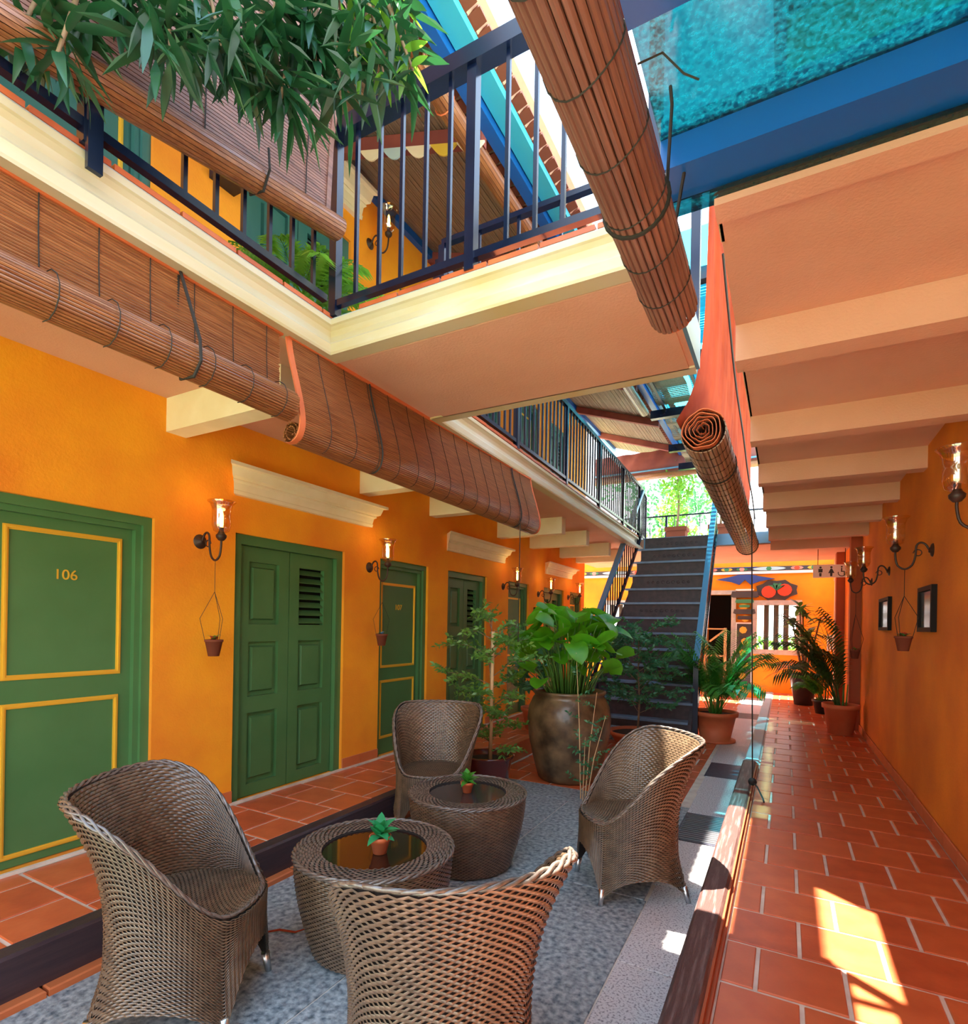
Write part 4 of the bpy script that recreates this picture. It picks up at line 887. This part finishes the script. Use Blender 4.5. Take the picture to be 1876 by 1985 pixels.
# tables
def table(loc, label, glassm):
    t = thing('wicker_table', label, 'table', loc, 0, 'round wicker tables'); Hh = .475; R0 = .388
    def rad(z): u = z/Hh; return R0*(.76+.24*math.sin(min(1, u*1.02)*PI/2))
    def S(u, v):
        ph = 2*PI*u; z = .012+v*(Hh-.02); r = rad(z); return (r*math.cos(ph), r*math.sin(ph), z), (math.cos(ph), math.sin(ph), 0)
    weave(MB(), S, 120, 44, .003, True).build('woven_body', M_wick, t, True)
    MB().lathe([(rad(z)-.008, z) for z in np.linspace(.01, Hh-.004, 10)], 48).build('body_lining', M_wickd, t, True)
    def S2(u, v):
        ph = 2*PI*u; r = R0-.012-v*.118; z = Hh+.004*math.sin(PI*v); return (r*math.cos(ph), r*math.sin(ph), z), (0, 0, 1)
    weave(MB(), S2, 100, 9, .0028, True).build('woven_top_ring', M_rim, t, True)
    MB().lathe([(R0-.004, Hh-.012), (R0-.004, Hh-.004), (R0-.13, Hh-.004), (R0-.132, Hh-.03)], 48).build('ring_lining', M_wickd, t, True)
    mb = MB()
    for k in range(3): mb.tube([((R0-.002+.008*math.cos(i*.8+k*2.094))*math.cos(2*PI*i/120), (R0-.002+.008*math.cos(i*.8+k*2.094))*math.sin(2*PI*i/120), Hh-.004+.008*math.sin(i*.8+k*2.094)) for i in range(121)], .007, 6, False)
    mb.build('braided_edge', M_rim, t, True)
    MB().lathe([(0, Hh-.012), (R0-.13, Hh-.012), (R0-.13, Hh-.02), (0, Hh-.02)][:3], 48).build('glass_top', glassm, t)
    return t
T1 = (-1.79, 2.18, ZC+.003); T2 = (-1.86, 3.22, ZC+.003)
table(T1, 'round wicker table with dark brown glass between the two front chairs', M_tglass)
table(T2, 'round wicker table with grey glass next to the brown jar', mat('grey_table_glass', (.035, .03, .03), .12, spec=.7))

# ------------------------------------------------------------------ plants
def leaf_mesh(name, L, Wd, m, curl=.25, fold=.25, seg=5, tip=1.0, heart=False):
    """leaf lying along +x from the origin, drooping along its length"""
    vs = []; fs = []
    for i in range(seg+1):
        t = i/seg; w = Wd*(math.sin(PI*min(1, t**.8*.97+.03))**.8 if not heart else (math.sqrt(max(0, 1-((t-.36)/.64)**2)) if t > .36 else .80+.20*math.sin(t/.36*PI/2)))*.5
        if i == seg: w = .001
        if i == 0 and not heart: w = Wd*.06
        x = L*t; z = -curl*L*t*t
        vs += [(x if not (heart and i == 0) else -L*.12, w, z+fold*w), (x, 0, z), (x if not (heart and i == 0) else -L*.12, -w, z+fold*w)]
    for i in range(seg): a = i*3; fs += [(a, a+3, a+4, a+1), (a+1, a+4, a+5, a+2)]
    b = MB(); b.v = vs; b.f = fs; return b.mesh(name, m, True)
def aim(d, roll=0):
    d = Vector(d).normalized(); z = Vector((0, 0, 1)); y = z.cross(d)
    if y.length < 1e-3: y = Vector((0, 1, 0))
    y.normalize(); z2 = d.cross(y); M = Matrix((d, y, z2)).transposed()
    return (M @ Matrix.Rotation(roll, 3, 'X')).to_euler()
def pot(root, prof, m, soil_r, soil_z, rim=True):
    MB().lathe(prof, 32, cap0=True).build('pot', m, root, True)
    MB().lathe([(0, soil_z), (soil_r, soil_z)], 24).build('soil', M_soil, root)
def tpot_prof(r0, r1, h, lip): return [(r0, 0), (r1, h-lip), (r1*1.09, h-lip), (r1*1.12, h), (r1*1.0, h), (r1*.96, h-.05)]
# small pots on tables
def mini(loc, label, mleaf, sc=1):
    t = thing('potted_succulent', label, 'potted plant', loc, 0)
    pot(t, [(r*sc, z*sc) for r, z in ((.030, 0), (.042, .055), (.046, .055), (.048, .075), (.042, .075), (.04, .06))], M_pot, .041*sc, .062*sc)
    ms = [leaf_mesh('leaf', l*sc, .046*sc, mleaf, c, .3, 5) for l, c in ((.075, .25), (.062, -.1), (.085, .5))]
    for i in range(16):
        a = i*2.4; e = .25+1.0*(i/16); place('leaf', ms[i % 3], t, (0, 0, (.066+.002*i)*sc), aim((math.cos(a)*math.cos(e), math.sin(a)*math.cos(e), math.sin(e))))
mini((-1.735, 2.15, ZC+.003+.466), 'mint-green plant in a terracotta pot on the dark glass table', M_lf_mint, 1.12)
mini((-1.865, 3.22, ZC+.003+.466), 'small green plant in a terracotta pot on the grey glass table', leafm('bright_leaf', (.05, .30, .03), (.12, .45, .05)), .95)
# big jar
jb = P(1100, 1495, 2, ZC)
jar = thing('water_jar', 'large brown glazed jar planted with broad bright green leaves', 'potted plant', (-1.99, 5.55, ZC+.003))
JR, JH = .44, .92
jp = [(r*1.09, z*1.05) for r, z in [(.27, 0), (.29, .02), (.34, .2), (.385, .42), (.40, .60), (.385, .72), (.35, .80), (.325, .835), (.345, .85), (.35, .875), (.33, .88), (.31, .85), (.30, .80)]]
MB().lathe(jp, 48, cap0=True).build('jar', M_jar, jar, True)
MB().lathe([(0, .81), (.305, .81)], 32).build('soil', M_soil, jar)
jl = [leaf_mesh('leaf', L, Wd, M_lf_jar, c, .30, 7, heart=True) for L, Wd, c in ((.25, .23, .30), (.22, .21, .15), (.27, .22, .5), (.19, .18, .25))]
NJ = 84
for i in range(NJ):
    a = i*2.399+random.uniform(-.3, .3); f = (i+.5)/NJ; rr = .50*math.sqrt(f); hgt = lerp(.86, .50, f**1.6)+random.uniform(-.16, .10)
    if i % 4 == 3: hgt *= .55
    bx_, by_ = .40*rr*math.cos(a), .40*rr*math.sin(a); tx, ty, tz = rr*math.cos(a), rr*math.sin(a), .82+hgt
    MB().tube([(bx_, by_, .80), (lerp(bx_, tx, .35), lerp(by_, ty, .35), .80+hgt*.55), (tx*.85, ty*.85, .80+hgt*.9), (tx, ty, tz)], [.008, .007, .006, .004], 5).build('stalk', M_lf_stem, jar, True)
    e = random.uniform(-.7, .8); a2 = a+random.uniform(-1.2, 1.2)
    place('leaf', jl[i % 4], jar, (tx, ty, tz), aim((math.cos(a2)*math.cos(e), math.sin(a2)*math.cos(e), math.sin(e)), random.uniform(-.9, .9)))
# sprays of fine leaves along twigs
def twig_leaves(mb, path, ln, wd, step, spread=.9):
    pts = [Vector(p) for p in path]
    for a, b in zip(pts[:-1], pts[1:]):
        L = (b-a).length; d = (b-a)/L; n = max(1, int(L/step))
        side = d.cross(Vector((0, 0, 1))); side = side.normalized() if side.length > .05 else Vector((1, 0, 0))
        for i in range(n):
            p = a+d*(L*(i+random.random())/n)
            for s_ in (-1, 1):
                dd = (d*.5+side*s_*spread+Vector((random.uniform(-.4, .4), random.uniform(-.4, .4), random.uniform(-.8, .8)))).normalized()
                w = dd.cross(Vector((random.uniform(-1, 1), random.uniform(-1, 1), random.uniform(-.2, 1)))).normalized()*wd/2; q_ = p+dd*ln
                m_ = p+dd*ln*.45+Vector((0, 0, .004))
                mb.add([p, m_+w, q_, m_-w], [(0, 1, 2, 3)])
def shrub(name, label, loc, prof, m, soil_r, soil_z, h, nbr, spread, mleaf, ln=.035, wd=.016, stake=False, potname='pot', trunk=.35, step=.02, trunk_r=.012):
    t = thing(name, label, 'potted plant', loc)
    pot(t, prof, m, soil_r, soil_z)
    top = soil_z+h
    MB().tube([(0, 0, soil_z-.05), (.02, .01, soil_z+h*.3), (-.01, .02, soil_z+h*.6), (.01, 0, top*.97)], [trunk_r, trunk_r*.8, trunk_r*.5, .003], 6).build('trunk', M_bark, t, True)
    if stake: MB().tube([(.03, -.02, soil_z-.05), (.035, -.02, top*.86)], .017, 8).build('stake', M_stake, t, True)
    for i in range(nbr):
        f = trunk+(1-trunk)*(i+.5)/nbr; a = i*2.4+random.uniform(-.4, .4); z = soil_z+h*f*.95
        L = spread*random.uniform(.6, 1.1)*(1.15-.55*abs(f-.55)*1.4); up = random.uniform(.15, .95)
        p0 = Vector((0, 0, z-.05)); p1 = p0+Vector((math.cos(a)*L*.5, math.sin(a)*L*.5, L*up*.6)); p2 = p0+Vector((math.cos(a)*L, math.sin(a)*L, L*up*.7))
        br_ = MB().tube([p0, p1, p2], [.005, .004, .002], 4).build('branch', M_bark, t)
        mb = MB(); twig_leaves(mb, [lerp(p0, p1, .4), p1, p2], ln, wd, step)
        for k in range(5):
            b0 = lerp(p1, p2, -.3+.3*k); aa = a+(-1)**k*.9; b1_ = b0+Vector((math.cos(aa), math.sin(aa), random.uniform(-.5, .8)))*L*.38
            twig_leaves(mb, [b0, b1_], ln, wd, step)
        o = mb.build('leaf_spray', mleaf, br_); o['kind'] = 'stuff'
    return t
pb = P(950, 1470, 2, ZC)
shrub('potted_tree', 'slender staked tree with small leaves in a maroon glazed pot', (-2.53, 4.78, ZC+.003), [(.17, 0), (.19, .05), (.215, .22), (.235, .30), (.25, .315), (.25, .33), (.225, .33), (.21, .27)], M_potmaroon, .21, .28, 1.50, 24, .42, M_lf_shrub2, .062, .026, True, trunk=.06, trunk_r=.014, step=.022)
p2_ = P(975, 1392, 2, ZL)
shrub('potted_shrub', 'small shrub in a red plastic pot against the far green doors', (-2.95, 6.9, ZL), tpot_prof(.13, .18, .30, .05), M_pot, .17, .26, .9, 12, .36, M_lf_shrub, .10, .045, False, trunk=.2)
shrub('potted_shrub', 'feathery blue-green shrub in a wide terracotta bowl in front of the stairs', (P(1265, 1425, 2, ZC+.0).x+.02, 7.35, ZC+.003), [(.20, 0), (.26, .05), (.34, .18), (.37, .19), (.375, .235), (.345, .235), (.33, .19)], M_pot, .33, .20, 1.40, 30, .52, M_lf_shrub, .062, .028, False, trunk=.22, trunk_r=.016, step=.018)
# jar side: loose seedlings beside the jar
sb = thing('loose_seedling', 'thin pale-stemmed seedling leaning against the brown jar', 'plant', (-1.62, 4.92, ZC))
for k, (dx, dy, h) in enumerate(((-.1, .05, 1.35), (.12, 0, 1.0), (.22, -.05, .8), (.05, -.1, .6))):
    pth = [(0+dx*.2, dy*.2, 0), (dx*.5, dy*.5, h*.5), (dx, dy, h)]
    o = MB().tube(pth, [.006, .005, .002], 5).build('stem', M_stake, sb)
    mb = MB(); 
    for q_ in range(5):
        zf = .25+.15*q_; c = Vector((dx*zf, dy*zf, h*zf)); aa = q_*2.1+k; twig_leaves(mb, [c, c+Vector((math.cos(aa)*.16, math.sin(aa)*.16, .07))], .045, .02, .024)
    mb.build('leaf_spray', M_lf_shrub, o)['kind'] = 'stuff'
# palms
def frond_mesh(L, m, n=22, droop=.5, ll=.22, up=.9, lw=.014):
    mb = MB(); pts = []
    for i in range(9):
        t = i/8; pts.append((L*(t*.95)*math.cos(up)+L*.25*t*t, 0, L*t*math.sin(up)-droop*L*t*t*t))
    mb.tube(pts, [.006-.0005*i for i in range(9)], 4)
    for i in range(n):
        t = .22+.78*(i+.5)/n; k = min(7, int(t*8)); f = t*8-k; a = Vector(pts[k]).lerp(Vector(pts[k+1]), f); d = (Vector(pts[k+1])-Vector(pts[k])).normalized()
        l = ll*(.55+.9*math.sin(PI*min(1, t*.95)))*.75
        for s_ in (-1, 1):
            dd = (d*.75+Vector((0, s_*.75, .12-.35*t))).normalized(); w = dd.cross(Vector((0, 0, 1))).normalized()*lw
            b = a+dd*l*.55; c = a+dd*l+Vector((0, 0, -.28*l)); mb.add([a, b+w, c, b-w], [(0, 1, 2, 3)])
    return mb.mesh('frond', m, False)
def palm(label, loc, prof, m, soil_r, soil_z, mleaf, nf, L, seed=0, thin=1.0, name='potted_palm', arc=None):
    t = thing(name, label, 'potted plant', loc, seed); pot(t, prof, m, soil_r, soil_z)
    fm = [frond_mesh(L*s_, mleaf, 22, dr, .26*L/1.0*thin, up) for s_, dr, up in ((1, .18, 1.42), (.9, .30, 1.28), (.75, .45, 1.05), (.62, .2, 1.45))]
    for i in range(nf):
        a = i*2.4+random.uniform(-.3, .3) if arc is None else lerp(arc[0], arc[1], (i*.618) % 1); r = random.uniform(.0, .09); place('frond', fm[i % 4], t, (r*math.cos(a), r*math.sin(a), soil_z), (random.uniform(-.12, .12), random.uniform(-.12, .1), a))
    for i in range(6): MB().tube([(.06*math.cos(i), .06*math.sin(i), soil_z-.04), (.08*math.cos(i), .08*math.sin(i), soil_z+.32)], [.011, .007], 5).build('cane', M_lf_stem, t, True)
    return t
pa = P(1383, 1428, 2, ZC)
t = palm('bushy areca palm in a terracotta pot at the foot of the stairs', (pa.x+.05, pa.y-.30, ZC+.003), [(.2, 0), (.27, .0), (.27, .03), (.2, .03), (.27, .36), (.30, .36), (.305, .42), (.275, .42), (.265, .37)], M_pot, .265, .38, M_lf_palm, 34, 1.42)
pa = P(1658, 1425, 2, 0)
palm('dark areca palm in a terracotta pot against the corridor wall', (.70, pa.y-.02, .002), [(.15, 0), (.205, .36), (.23, .36), (.235, .42), (.205, .42), (.2, .37)], M_pot, .2, .38, M_lf_palmd, 18, 1.6, arc=(PI*.62, PI*1.38))
pa = P(1578, 1368, 2, 0)
palm('small leaning palm beside the corridor post', (.60, 11.3, .002), tpot_prof(.12, .16, .24, .04), M_potdark, .15, .2, M_lf_palm, 14, .8, arc=(PI*.6, PI*1.4))
pl = thing('potted_plumeria', 'leafy plumeria in a tall dark pot in front of the back wall', 'potted plant', (.33, 12.4, .002))
pot(pl, [(.16, 0), (.24, .5), (.27, .55), (.28, .60), (.25, .60), (.24, .55)], M_potdark, .235, .56)
lm = [leaf_mesh('leaf', .30, .10, M_lf_palmd, .35, .2), leaf_mesh('leaf', .28, .085, M_lf_shrub2, .2, .25)]
for k in range(8):
    a = k*2.4; tip = Vector((.30*math.cos(a)*(.4+.6*(k % 3)/2), .34*math.sin(a)*(.4+.6*(k % 3)/2), 1.15+.11*k))
    MB().tube([(0, 0, .52), tip*.55+Vector((0, 0, .2)), tip], [.028, .02, .013], 6).build('branch', M_bark, pl, True)
    for i in range(11):
        b_ = i*2.4; e = random.uniform(-.5, .9); place('leaf', lm[(i+k) % 2], pl, tip-Vector((0, 0, .012*i)), aim((math.cos(b_)*math.cos(e), math.sin(b_)*math.cos(e), math.sin(e))))
# upper gallery fern in pot
uf = thing('potted_fern', 'feathery fern in a pot standing on the left gallery floor', 'potted plant', (-2.66, 2.42, ZUP))
pot(uf, tpot_prof(.10, .14, .20, .04), M_pot, .13, .17)
fm = [frond_mesh(.60, M_lf_bg, 20, .5, .16, u_) for u_ in (.9, 1.2, .6)]
for i in range(18): place('frond', fm[i % 3], uf, (0, 0, .17), (0, 0, i*2.4))
# terrace planters
for k, (u, lab) in enumerate(((1312, 'square terracotta planter with a leafy tree on the terrace above the stairs'), (1396, 'second square planter with a young tree beside the terrace railing'))):
    c = P(u, 1030, 1, 12.7)
    t = thing('terrace_planter', lab, 'potted plant', (c.x, 12.7, ZUP))
    MB().box(-.20, .20, -.18, .18, 0, .42).box(-.23, .23, -.21, .21, .42, .50).build('pot', M_rooftile, t)
    MB().box(-.2, .2, -.18, .18, .50, .51).build('soil', M_soil, t)
    MB().tube([(0, 0, .4), (.03, 0, 1.0), (0, .02, 1.6)], [.03, .025, .012], 6).build('trunk', M_bark, t)
    mb = MB()
    for i in range(420):
        v = rng.normal(size=3); v /= np.linalg.norm(v); p = Vector(v*np.array([.40, .40, .62])*rng.random()**.4)+Vector((0, 0, 1.55))
        d_ = Vector(rng.normal(size=3)).normalized(); w = d_.orthogonal().normalized()*.028; mb.add([p, p+d_*.06+w, p+d_*.13, p+d_*.06-w], [(0, 1, 2, 3)])
    mb.build('foliage', M_lf_bg, t)['kind'] = 'stuff'
# background trees
def bgtree(label, x, y, h, r, m, n, lf=.16):
    t = thing('tree', label, 'tree', (x, y, -.3), 0)
    MB().tube([(0, 0, 0), (.1, .05, h*.4), (-.05, 0, h*.75)], [.16, .12, .05], 8).build('trunk', M_bark, t, True)
    mb = MB(); blobs = [(rng.normal(size=3)*np.array([r*.55, r*.5, r*.5])) for _ in range(9)]
    for i in range(n):
        b = blobs[i % 9]; v = rng.normal(size=3); v /= np.linalg.norm(v); p = Vector(b+v*r*.42*rng.random()**.4)+Vector((0, 0, h))
        d_ = Vector(rng.normal(size=3)).normalized(); w = d_.orthogonal().normalized()*lf*.28; mb.add([p, p+d_*lf*.5+w, p+d_*lf, p+d_*lf*.5-w], [(0, 1, 2, 3)])
    mb.build('foliage', m, t)['kind'] = 'stuff'
bgtree('sunlit tree directly behind the terrace railing', -2.9, 17.4, 4.4, 1.15, M_lf_bg, 3000)
bgtree('blue-green tree beyond the end of the left gallery', -6.6, 17.8, 4.6, 1.7, M_lf_bg2, 3200)
bgtree('tall thin tree behind the terrace against the white sky', -4.4, 23.5, 6.6, 2.0, M_lf_bg2, 1500, .22)
bgtree('bright bushy tree behind the second terrace planter', 1.6, 20.5, 4.6, 1.6, M_lf_bg, 3000)
bgtree('low tree far beyond the barred window', 4.6, 24, 5.2, 2.0, M_lf_bg2, 2200, .2)
for k, (x, lab) in enumerate(((wx0+.1, 'clipped bush outside the barred window'), (w2a, 'clipped bush outside the rear window past the stairs'))):
    t = thing('bush', lab, 'bush', (x+.5, YB+2.2, -.3)); mb = MB()
    for i in range(1200):
        v = rng.normal(size=3); v /= np.linalg.norm(v); p = Vector(v*np.array([1.5, .5, .55])*rng.random()**.3)+Vector((0, 0, 1.0))
        d_ = Vector(rng.normal(size=3)).normalized(); w = d_.orthogonal().normalized()*.04; mb.add([p, p+d_*.08+w, p+d_*.16, p+d_*.08-w], [(0, 1, 2, 3)])
    mb.build('foliage', M_lf_bg, t)['kind'] = 'stuff'
    MB().tube([(0, 0, 0), (0, 0, .8)], .05, 6).build('stem', M_bark, t)
# courtyard tree: trunk stands in the court outside the frame, branches reach over it
tr = thing('courtyard_tree', 'courtyard tree whose dark glossy leaves hang over the upper left gallery', 'tree', (-1.75, -1.05, ZC))
TB = Vector((-1.75, -1.05, ZC))
MB().tube([(0, 0, 0), (.05, .05, 1.6), (.1, .1, 3.2), (.2, .35, 4.4)], [.11, .09, .075, .05], 10).build('trunk', M_bark, tr, True)
def at_d(u, v, d): return CAMP + (_F + _R*((u-CX)/F_PX) - _U*((v-CY)/F_PX))*d
TL = [leaf_mesh('leaf', l, w, M_lf_tree, c, .22, 6) for l, w, c in ((.19, .034, .30), (.16, .031, .2), (.21, .036, .42))]
TLy = [leaf_mesh('leaf', l, w, M_lf_tree2, c, .22, 6) for l, w, c in ((.17, .034, .3), (.14, .03, .15))]
ros = [(40, 60, 1.75), (110, 110, 1.7), (60, 10, 1.9), (240, 0, 1.9), (370, 40, 2.0), (430, 90, 1.95), (520, 60, 2.0), (470, 150, 2.0), (545, 190, 2.05), (600, 60, 2.05), (660, 20, 2.1), (610, 130, 2.1), (690, 110, 2.1), (730, 60, 2.15), (780, 20, 2.2), (745, 150, 2.15), (800, 135, 2.15), (660, 190, 2.1), (330, 100, 1.9), (150, 40, 1.8)]
hub = at_d(300, -330, 2.2)-TB
MB().tube([(.18, .3, 4.3), tuple(hub*.5+Vector((.1, .2, 2.2))), tuple(hub)], [.05, .04, .03], 8).build('limb', M_bark, tr, True)
hub2 = at_d(620, -220, 2.4)-TB
MB().tube([tuple(hub), tuple((hub+hub2)/2+Vector((0, 0, .1))), tuple(hub2)], [.03, .024, .018], 6).build('limb', M_bark, tr, True)
nl = 0
for k, (u, v, d_) in enumerate(ros):
    tip = at_d(u, v, d_)-TB; h_ = hub if u < 450 else hub2
    MB().tube([tuple(h_), tuple(lerp(h_, tip, .55)+Vector((0, 0, .12))), tuple(tip)], [.016, .011, .006], 5).build('branch', M_bark, tr, True)
    yl = u > 660
    for i in range(15):
        if nl >= 298: break
        a = i*2.4+k; e = random.uniform(-1.25, .25) if i < 11 else random.uniform(.1, .8)
        ms = TLy if (yl and i % 2) else TL
        place('leaf', ms[i % len(ms)], tr, tip-(tip-h_).normalized()*.012*i, aim((math.cos(a)*math.cos(e), math.sin(a)*math.cos(e), math.sin(e)), random.uniform(-.5, .5))); nl += 1

mb = MB()      # the remaining leaves of the crown, past the ones built one by one
for k, (u, v, d_) in enumerate(ros):
    tip = at_d(u+random.uniform(-25, 25), v-20+random.uniform(-15, 5), d_+random.uniform(-.1, .2))-TB
    for i in range(26 if u < 640 else 9):
        a = i*2.4+k; e = random.uniform(-1.3, .5); dd = Vector((math.cos(a)*math.cos(e), math.sin(a)*math.cos(e), math.sin(e))); L = random.uniform(.13, .21)
        p = tip+Vector((random.uniform(-.07, .07), random.uniform(-.07, .07), random.uniform(-.06, .07))); w = dd.cross(Vector((random.uniform(-.5, .5), random.uniform(-.5, .5), 1))).normalized()*.016
        m1 = p+dd*L*.35+Vector((0, 0, -.01)); m2 = p+dd*L*.7+Vector((0, 0, -.02)); mb.add([p, m1+w, m2+w*.8, p+dd*L+Vector((0, 0, -.045)), m2-w*.8, m1-w], [(0, 1, 2, 3, 4, 5)])
mb.build('crown_leaves', M_lf_tree, tr)['kind'] = 'stuff'

# ------------------------------------------------------------------ sconces, hanging pots, pictures
def sconce0(lit, nm):
    s = thing('wall_sconce', 'x', 'lamp')
    MB().lathe([(0, .028), (.018, .026), (.022, .016), (.045, .010), (.052, .0)], 20).build('wall_plate', M_iron, s, True).rotation_euler = (0, PI/2, 0)
    path = [(.02, 0, 0), (.045, 0, .045), (.075, 0, .06), (.10, 0, .035), (.105, 0, -.04), (.125, 0, -.11), (.17, 0, -.14), (.215, 0, -.11), (.23, 0, -.04), (.23, 0, .0)]
    P3 = [Vector(p) for p in path]; sp = []
    for i in range(len(P3)-1):
        p0, p1, p2, p3 = P3[max(i-1, 0)], P3[i], P3[i+1], P3[min(i+2, len(P3)-1)]
        for t in (0, .33, .67): sp.append(.5*((2*p1)+(-p0+p2)*t+(2*p0-5*p1+4*p2-p3)*t*t+(-p0+3*p1-3*p2+p3)*t**3))
    sp.append(P3[-1])
    MB().tube(sp, .0075, 8).build('arm', M_iron, s, True)
    MB().tube([(.09+.03*math.cos(t)*(1-.07*t), 0, .0+.03*math.sin(t)*(1-.07*t)-.02) for t in np.linspace(0, 7, 16)], .004, 5).build('scroll', M_iron, s, True)
    MB().lathe([(0, -.01), (.018, -.005), (.034, .015), (.036, .03), (.022, .045), (.016, .06), (.016, .085)], 16, (.23, 0, 0)).build('lamp_cup', M_iron, s, True)
    MB().lathe([(.022, .045), (.05, .06), (.062, .10), (.060, .16), (.062, .21), (.074, .245), (.092, .262), (.090, .266), (.072, .248), (.058, .21)], 24, (.23, 0, 0)).build('glass_shade', M_shade, s, True)
    b = MB().lathe([(.008, .085), (.013, .10), (.014, .16), (.008, .20), (0, .215)], 10, (.23, 0, 0)).build('bulb', M_bulb if lit else M_bulboff, s, True)
    return s
LIT = sconce0(True, 'a'); OFF = sconce0(False, 'b')
def lamp_light(root, power):
    l = bpy.data.lights.new('sconce_light', 'POINT'); l.energy = power; l.color = (1.0, .62, .22); l.shadow_soft_size = .04
    o = bpy.data.objects.new('sconce_light', l); COL.objects.link(o); o.parent = root; o.location = (.23, 0, .30)
def put_sconce(src, first, loc, rz, label, grp):
    if first: src.location = loc; src.rotation_euler = (0, 0, rz); src['label'] = label; src['group'] = grp; return src
    return dup(src, loc, rz, label, grp)
GL = 'amber glass sconces on the left wall'; GR = 'amber glass sconces on the corridor wall'
lw = [((388, 1050), 'lit glass sconce between door 106 and the first shutter door'), ((716, 1100), 'lit glass sconce beside door 107'), ((975, 1137), 'glass sconce above the potted tree on the left wall'), ((1043, 1152), 'glass sconce on the left wall near the smallest cornice'), ((1101, 1158), 'glass sconce beside the last door of the left wall')]
LSC = []
for i, ((u, v), lab) in enumerate(lw):
    p = P(u, v, 0, XL); LSC.append(put_sconce(LIT, i == 0, (XL, p.y, p.z), 0, lab, GL))
p = P(717, 473, 0, XL); put_sconce(LIT, False, (XL, p.y, p.z), 0, 'glass sconce on the upper gallery wall seen through the bridge railing', GL)
rw = [((1975, 962), 'unlit glass sconce cut by the picture edge on the corridor wall'), ((1808, 1066), 'unlit glass sconce above the hanging pot on the corridor wall'), ((1724, 1107), 'unlit glass sconce on the corridor wall beside the dark red pilaster'), ((1690, 1128), 'unlit glass sconce far along the corridor wall behind the palm')]
for i, ((u, v), lab) in enumerate(rw):
    p = P(u, v, 0, XR); put_sconce(OFF, i == 0, (XR, p.y, p.z), PI, lab, GR)
for s in LSC: lamp_light(s, 1.2)
def hpot(loc, drop, label, fl, rz=0):
    h = thing('hanging_pot', label, 'hanging pot', loc, rz)
    z0 = -drop
    for a in (0, 2.1, 4.2): MB().tube([(0, 0, 0), (0, 0, -drop*.32), (.072*math.cos(a)*1.25, .072*math.sin(a)*1.25, z0+.26), (.055*math.cos(a), .055*math.sin(a), z0+.10)], .0022, 4).build('string', M_cord, h)
    MB().lathe([(.036, z0), (.056, z0+.10), (.061, z0+.10), (.061, z0+.115), (.052, z0+.115), (.05, z0+.09)], 14, cap0=True).build('pot', M_rooftile, h, True)
    MB().lathe([(0, z0+.10), (.052, z0+.10)], 12).build('soil', M_soil, h)
    lm_ = leaf_mesh('leaf', .06, .035, M_lf_shrub2, .3, .2, 3); fmh = leaf_mesh('petal', .045, .035, fl, .2, .2, 3)
    for i in range(12):
        a = i*2.4; e = random.uniform(.2, 1.2); place('leaf' if i % 2 else 'petal', lm_ if i % 2 else fmh, h, (0, 0, z0+.11), aim((math.cos(a)*math.cos(e), math.sin(a)*math.cos(e), math.sin(e))))
p = P(388, 1050, 0, XL); x = XL+.17; zb = P(410, 1272, 0, x).z
hpot((x, p.y, p.z-.148), p.z-.148-zb, 'tiny hanging pot with red flowers under the sconce beside door 106', M_flower)
p = P(716, 1100, 0, XL); zb = P(728, 1252, 0, x).z
hpot((x, p.y, p.z-.148), p.z-.148-zb, 'tiny hanging pot with blue flowers under the sconce beside door 107', M_flowerblue)
p = P(1808, 1066, 0, XR); x = XR-.17; zb = P(1750, 1262, 0, x).z
hpot((x, p.y, p.z-.148), p.z-.148-zb, 'tiny hanging pot with red flowers on the corridor wall', M_flower)
p = P(1690, 1128, 0, XR); zb = p.z-1.0
hpot((x, p.y, p.z-.148), .85, 'tiny hanging pot far along the corridor near the post', M_flower)
def picture(y0, y1, z0, z1, x, sgn, label):
    t = thing('framed_picture', label, 'picture', (x, (y0+y1)/2, z0)); h = z1-z0; w = (y1-y0)/2; f = .035; d0, d1 = sorted((0, sgn*.035))
    MB().box(d0, d1, -w, -w+f, 0, h).box(d0, d1, w-f, w, 0, h).box(d0, d1, -w+f, w-f, 0, f).box(d0, d1, -w+f, w-f, h-f, h).build('frame', M_frame, t)
    e0_, e1_ = sorted((0, sgn*.015)); MB().box(e0_, e1_, -w+f, w-f, f, h-f).build('glazed_print', M_mirror, t)
a = P(1817, 1132, 0, XR); b = P(1787, 1225, 0, XR); picture(a.y, b.y, b.z, a.z+.0, XR, -1, 'black framed picture on the corridor wall beside the hanging pot')
a = P(1729, 1156, 0, XR); b = P(1709, 1222, 0, XR); picture(a.y, b.y, b.z, a.z, XR, -1, 'smaller black framed picture on the corridor wall near the palm')
a = P(1034, 1177, 0, XL); b = P(1050, 1206, 0, XL); picture(a.y, b.y, b.z, a.z, XL, 1, 'small framed print on the left wall behind the jar leaves')
# gallery floodlight on the left gallery wall (small dark box behind the upper blind)
p = P(430, 345, 0, XL); t = thing('floodlight', 'small dark floodlight on the upper orange wall behind the blind', 'lamp', (XL, p.y, p.z))
MB().box(0, .16, -.10, .10, -.07, .09).build('housing', M_navy, t); MB().tube([(0, 0, .09), (.04, 0, .18)], .012, 6).build('bracket', M_navy, t)
# dry twig on the granite
tp = P(510, 1812, 2, ZC)
tag(MB().tube([(0, 0, .008), (.06, .05, .016), (.14, .08, .012), (.2, .13, .03)], [.004, .006, .005, .002], 5).build('dry_twig', M_cloth, None, True, (tp.x, tp.y, ZC+.003)), 'dry reddish twig lying on the granite beside the wicker chair', 'twig')
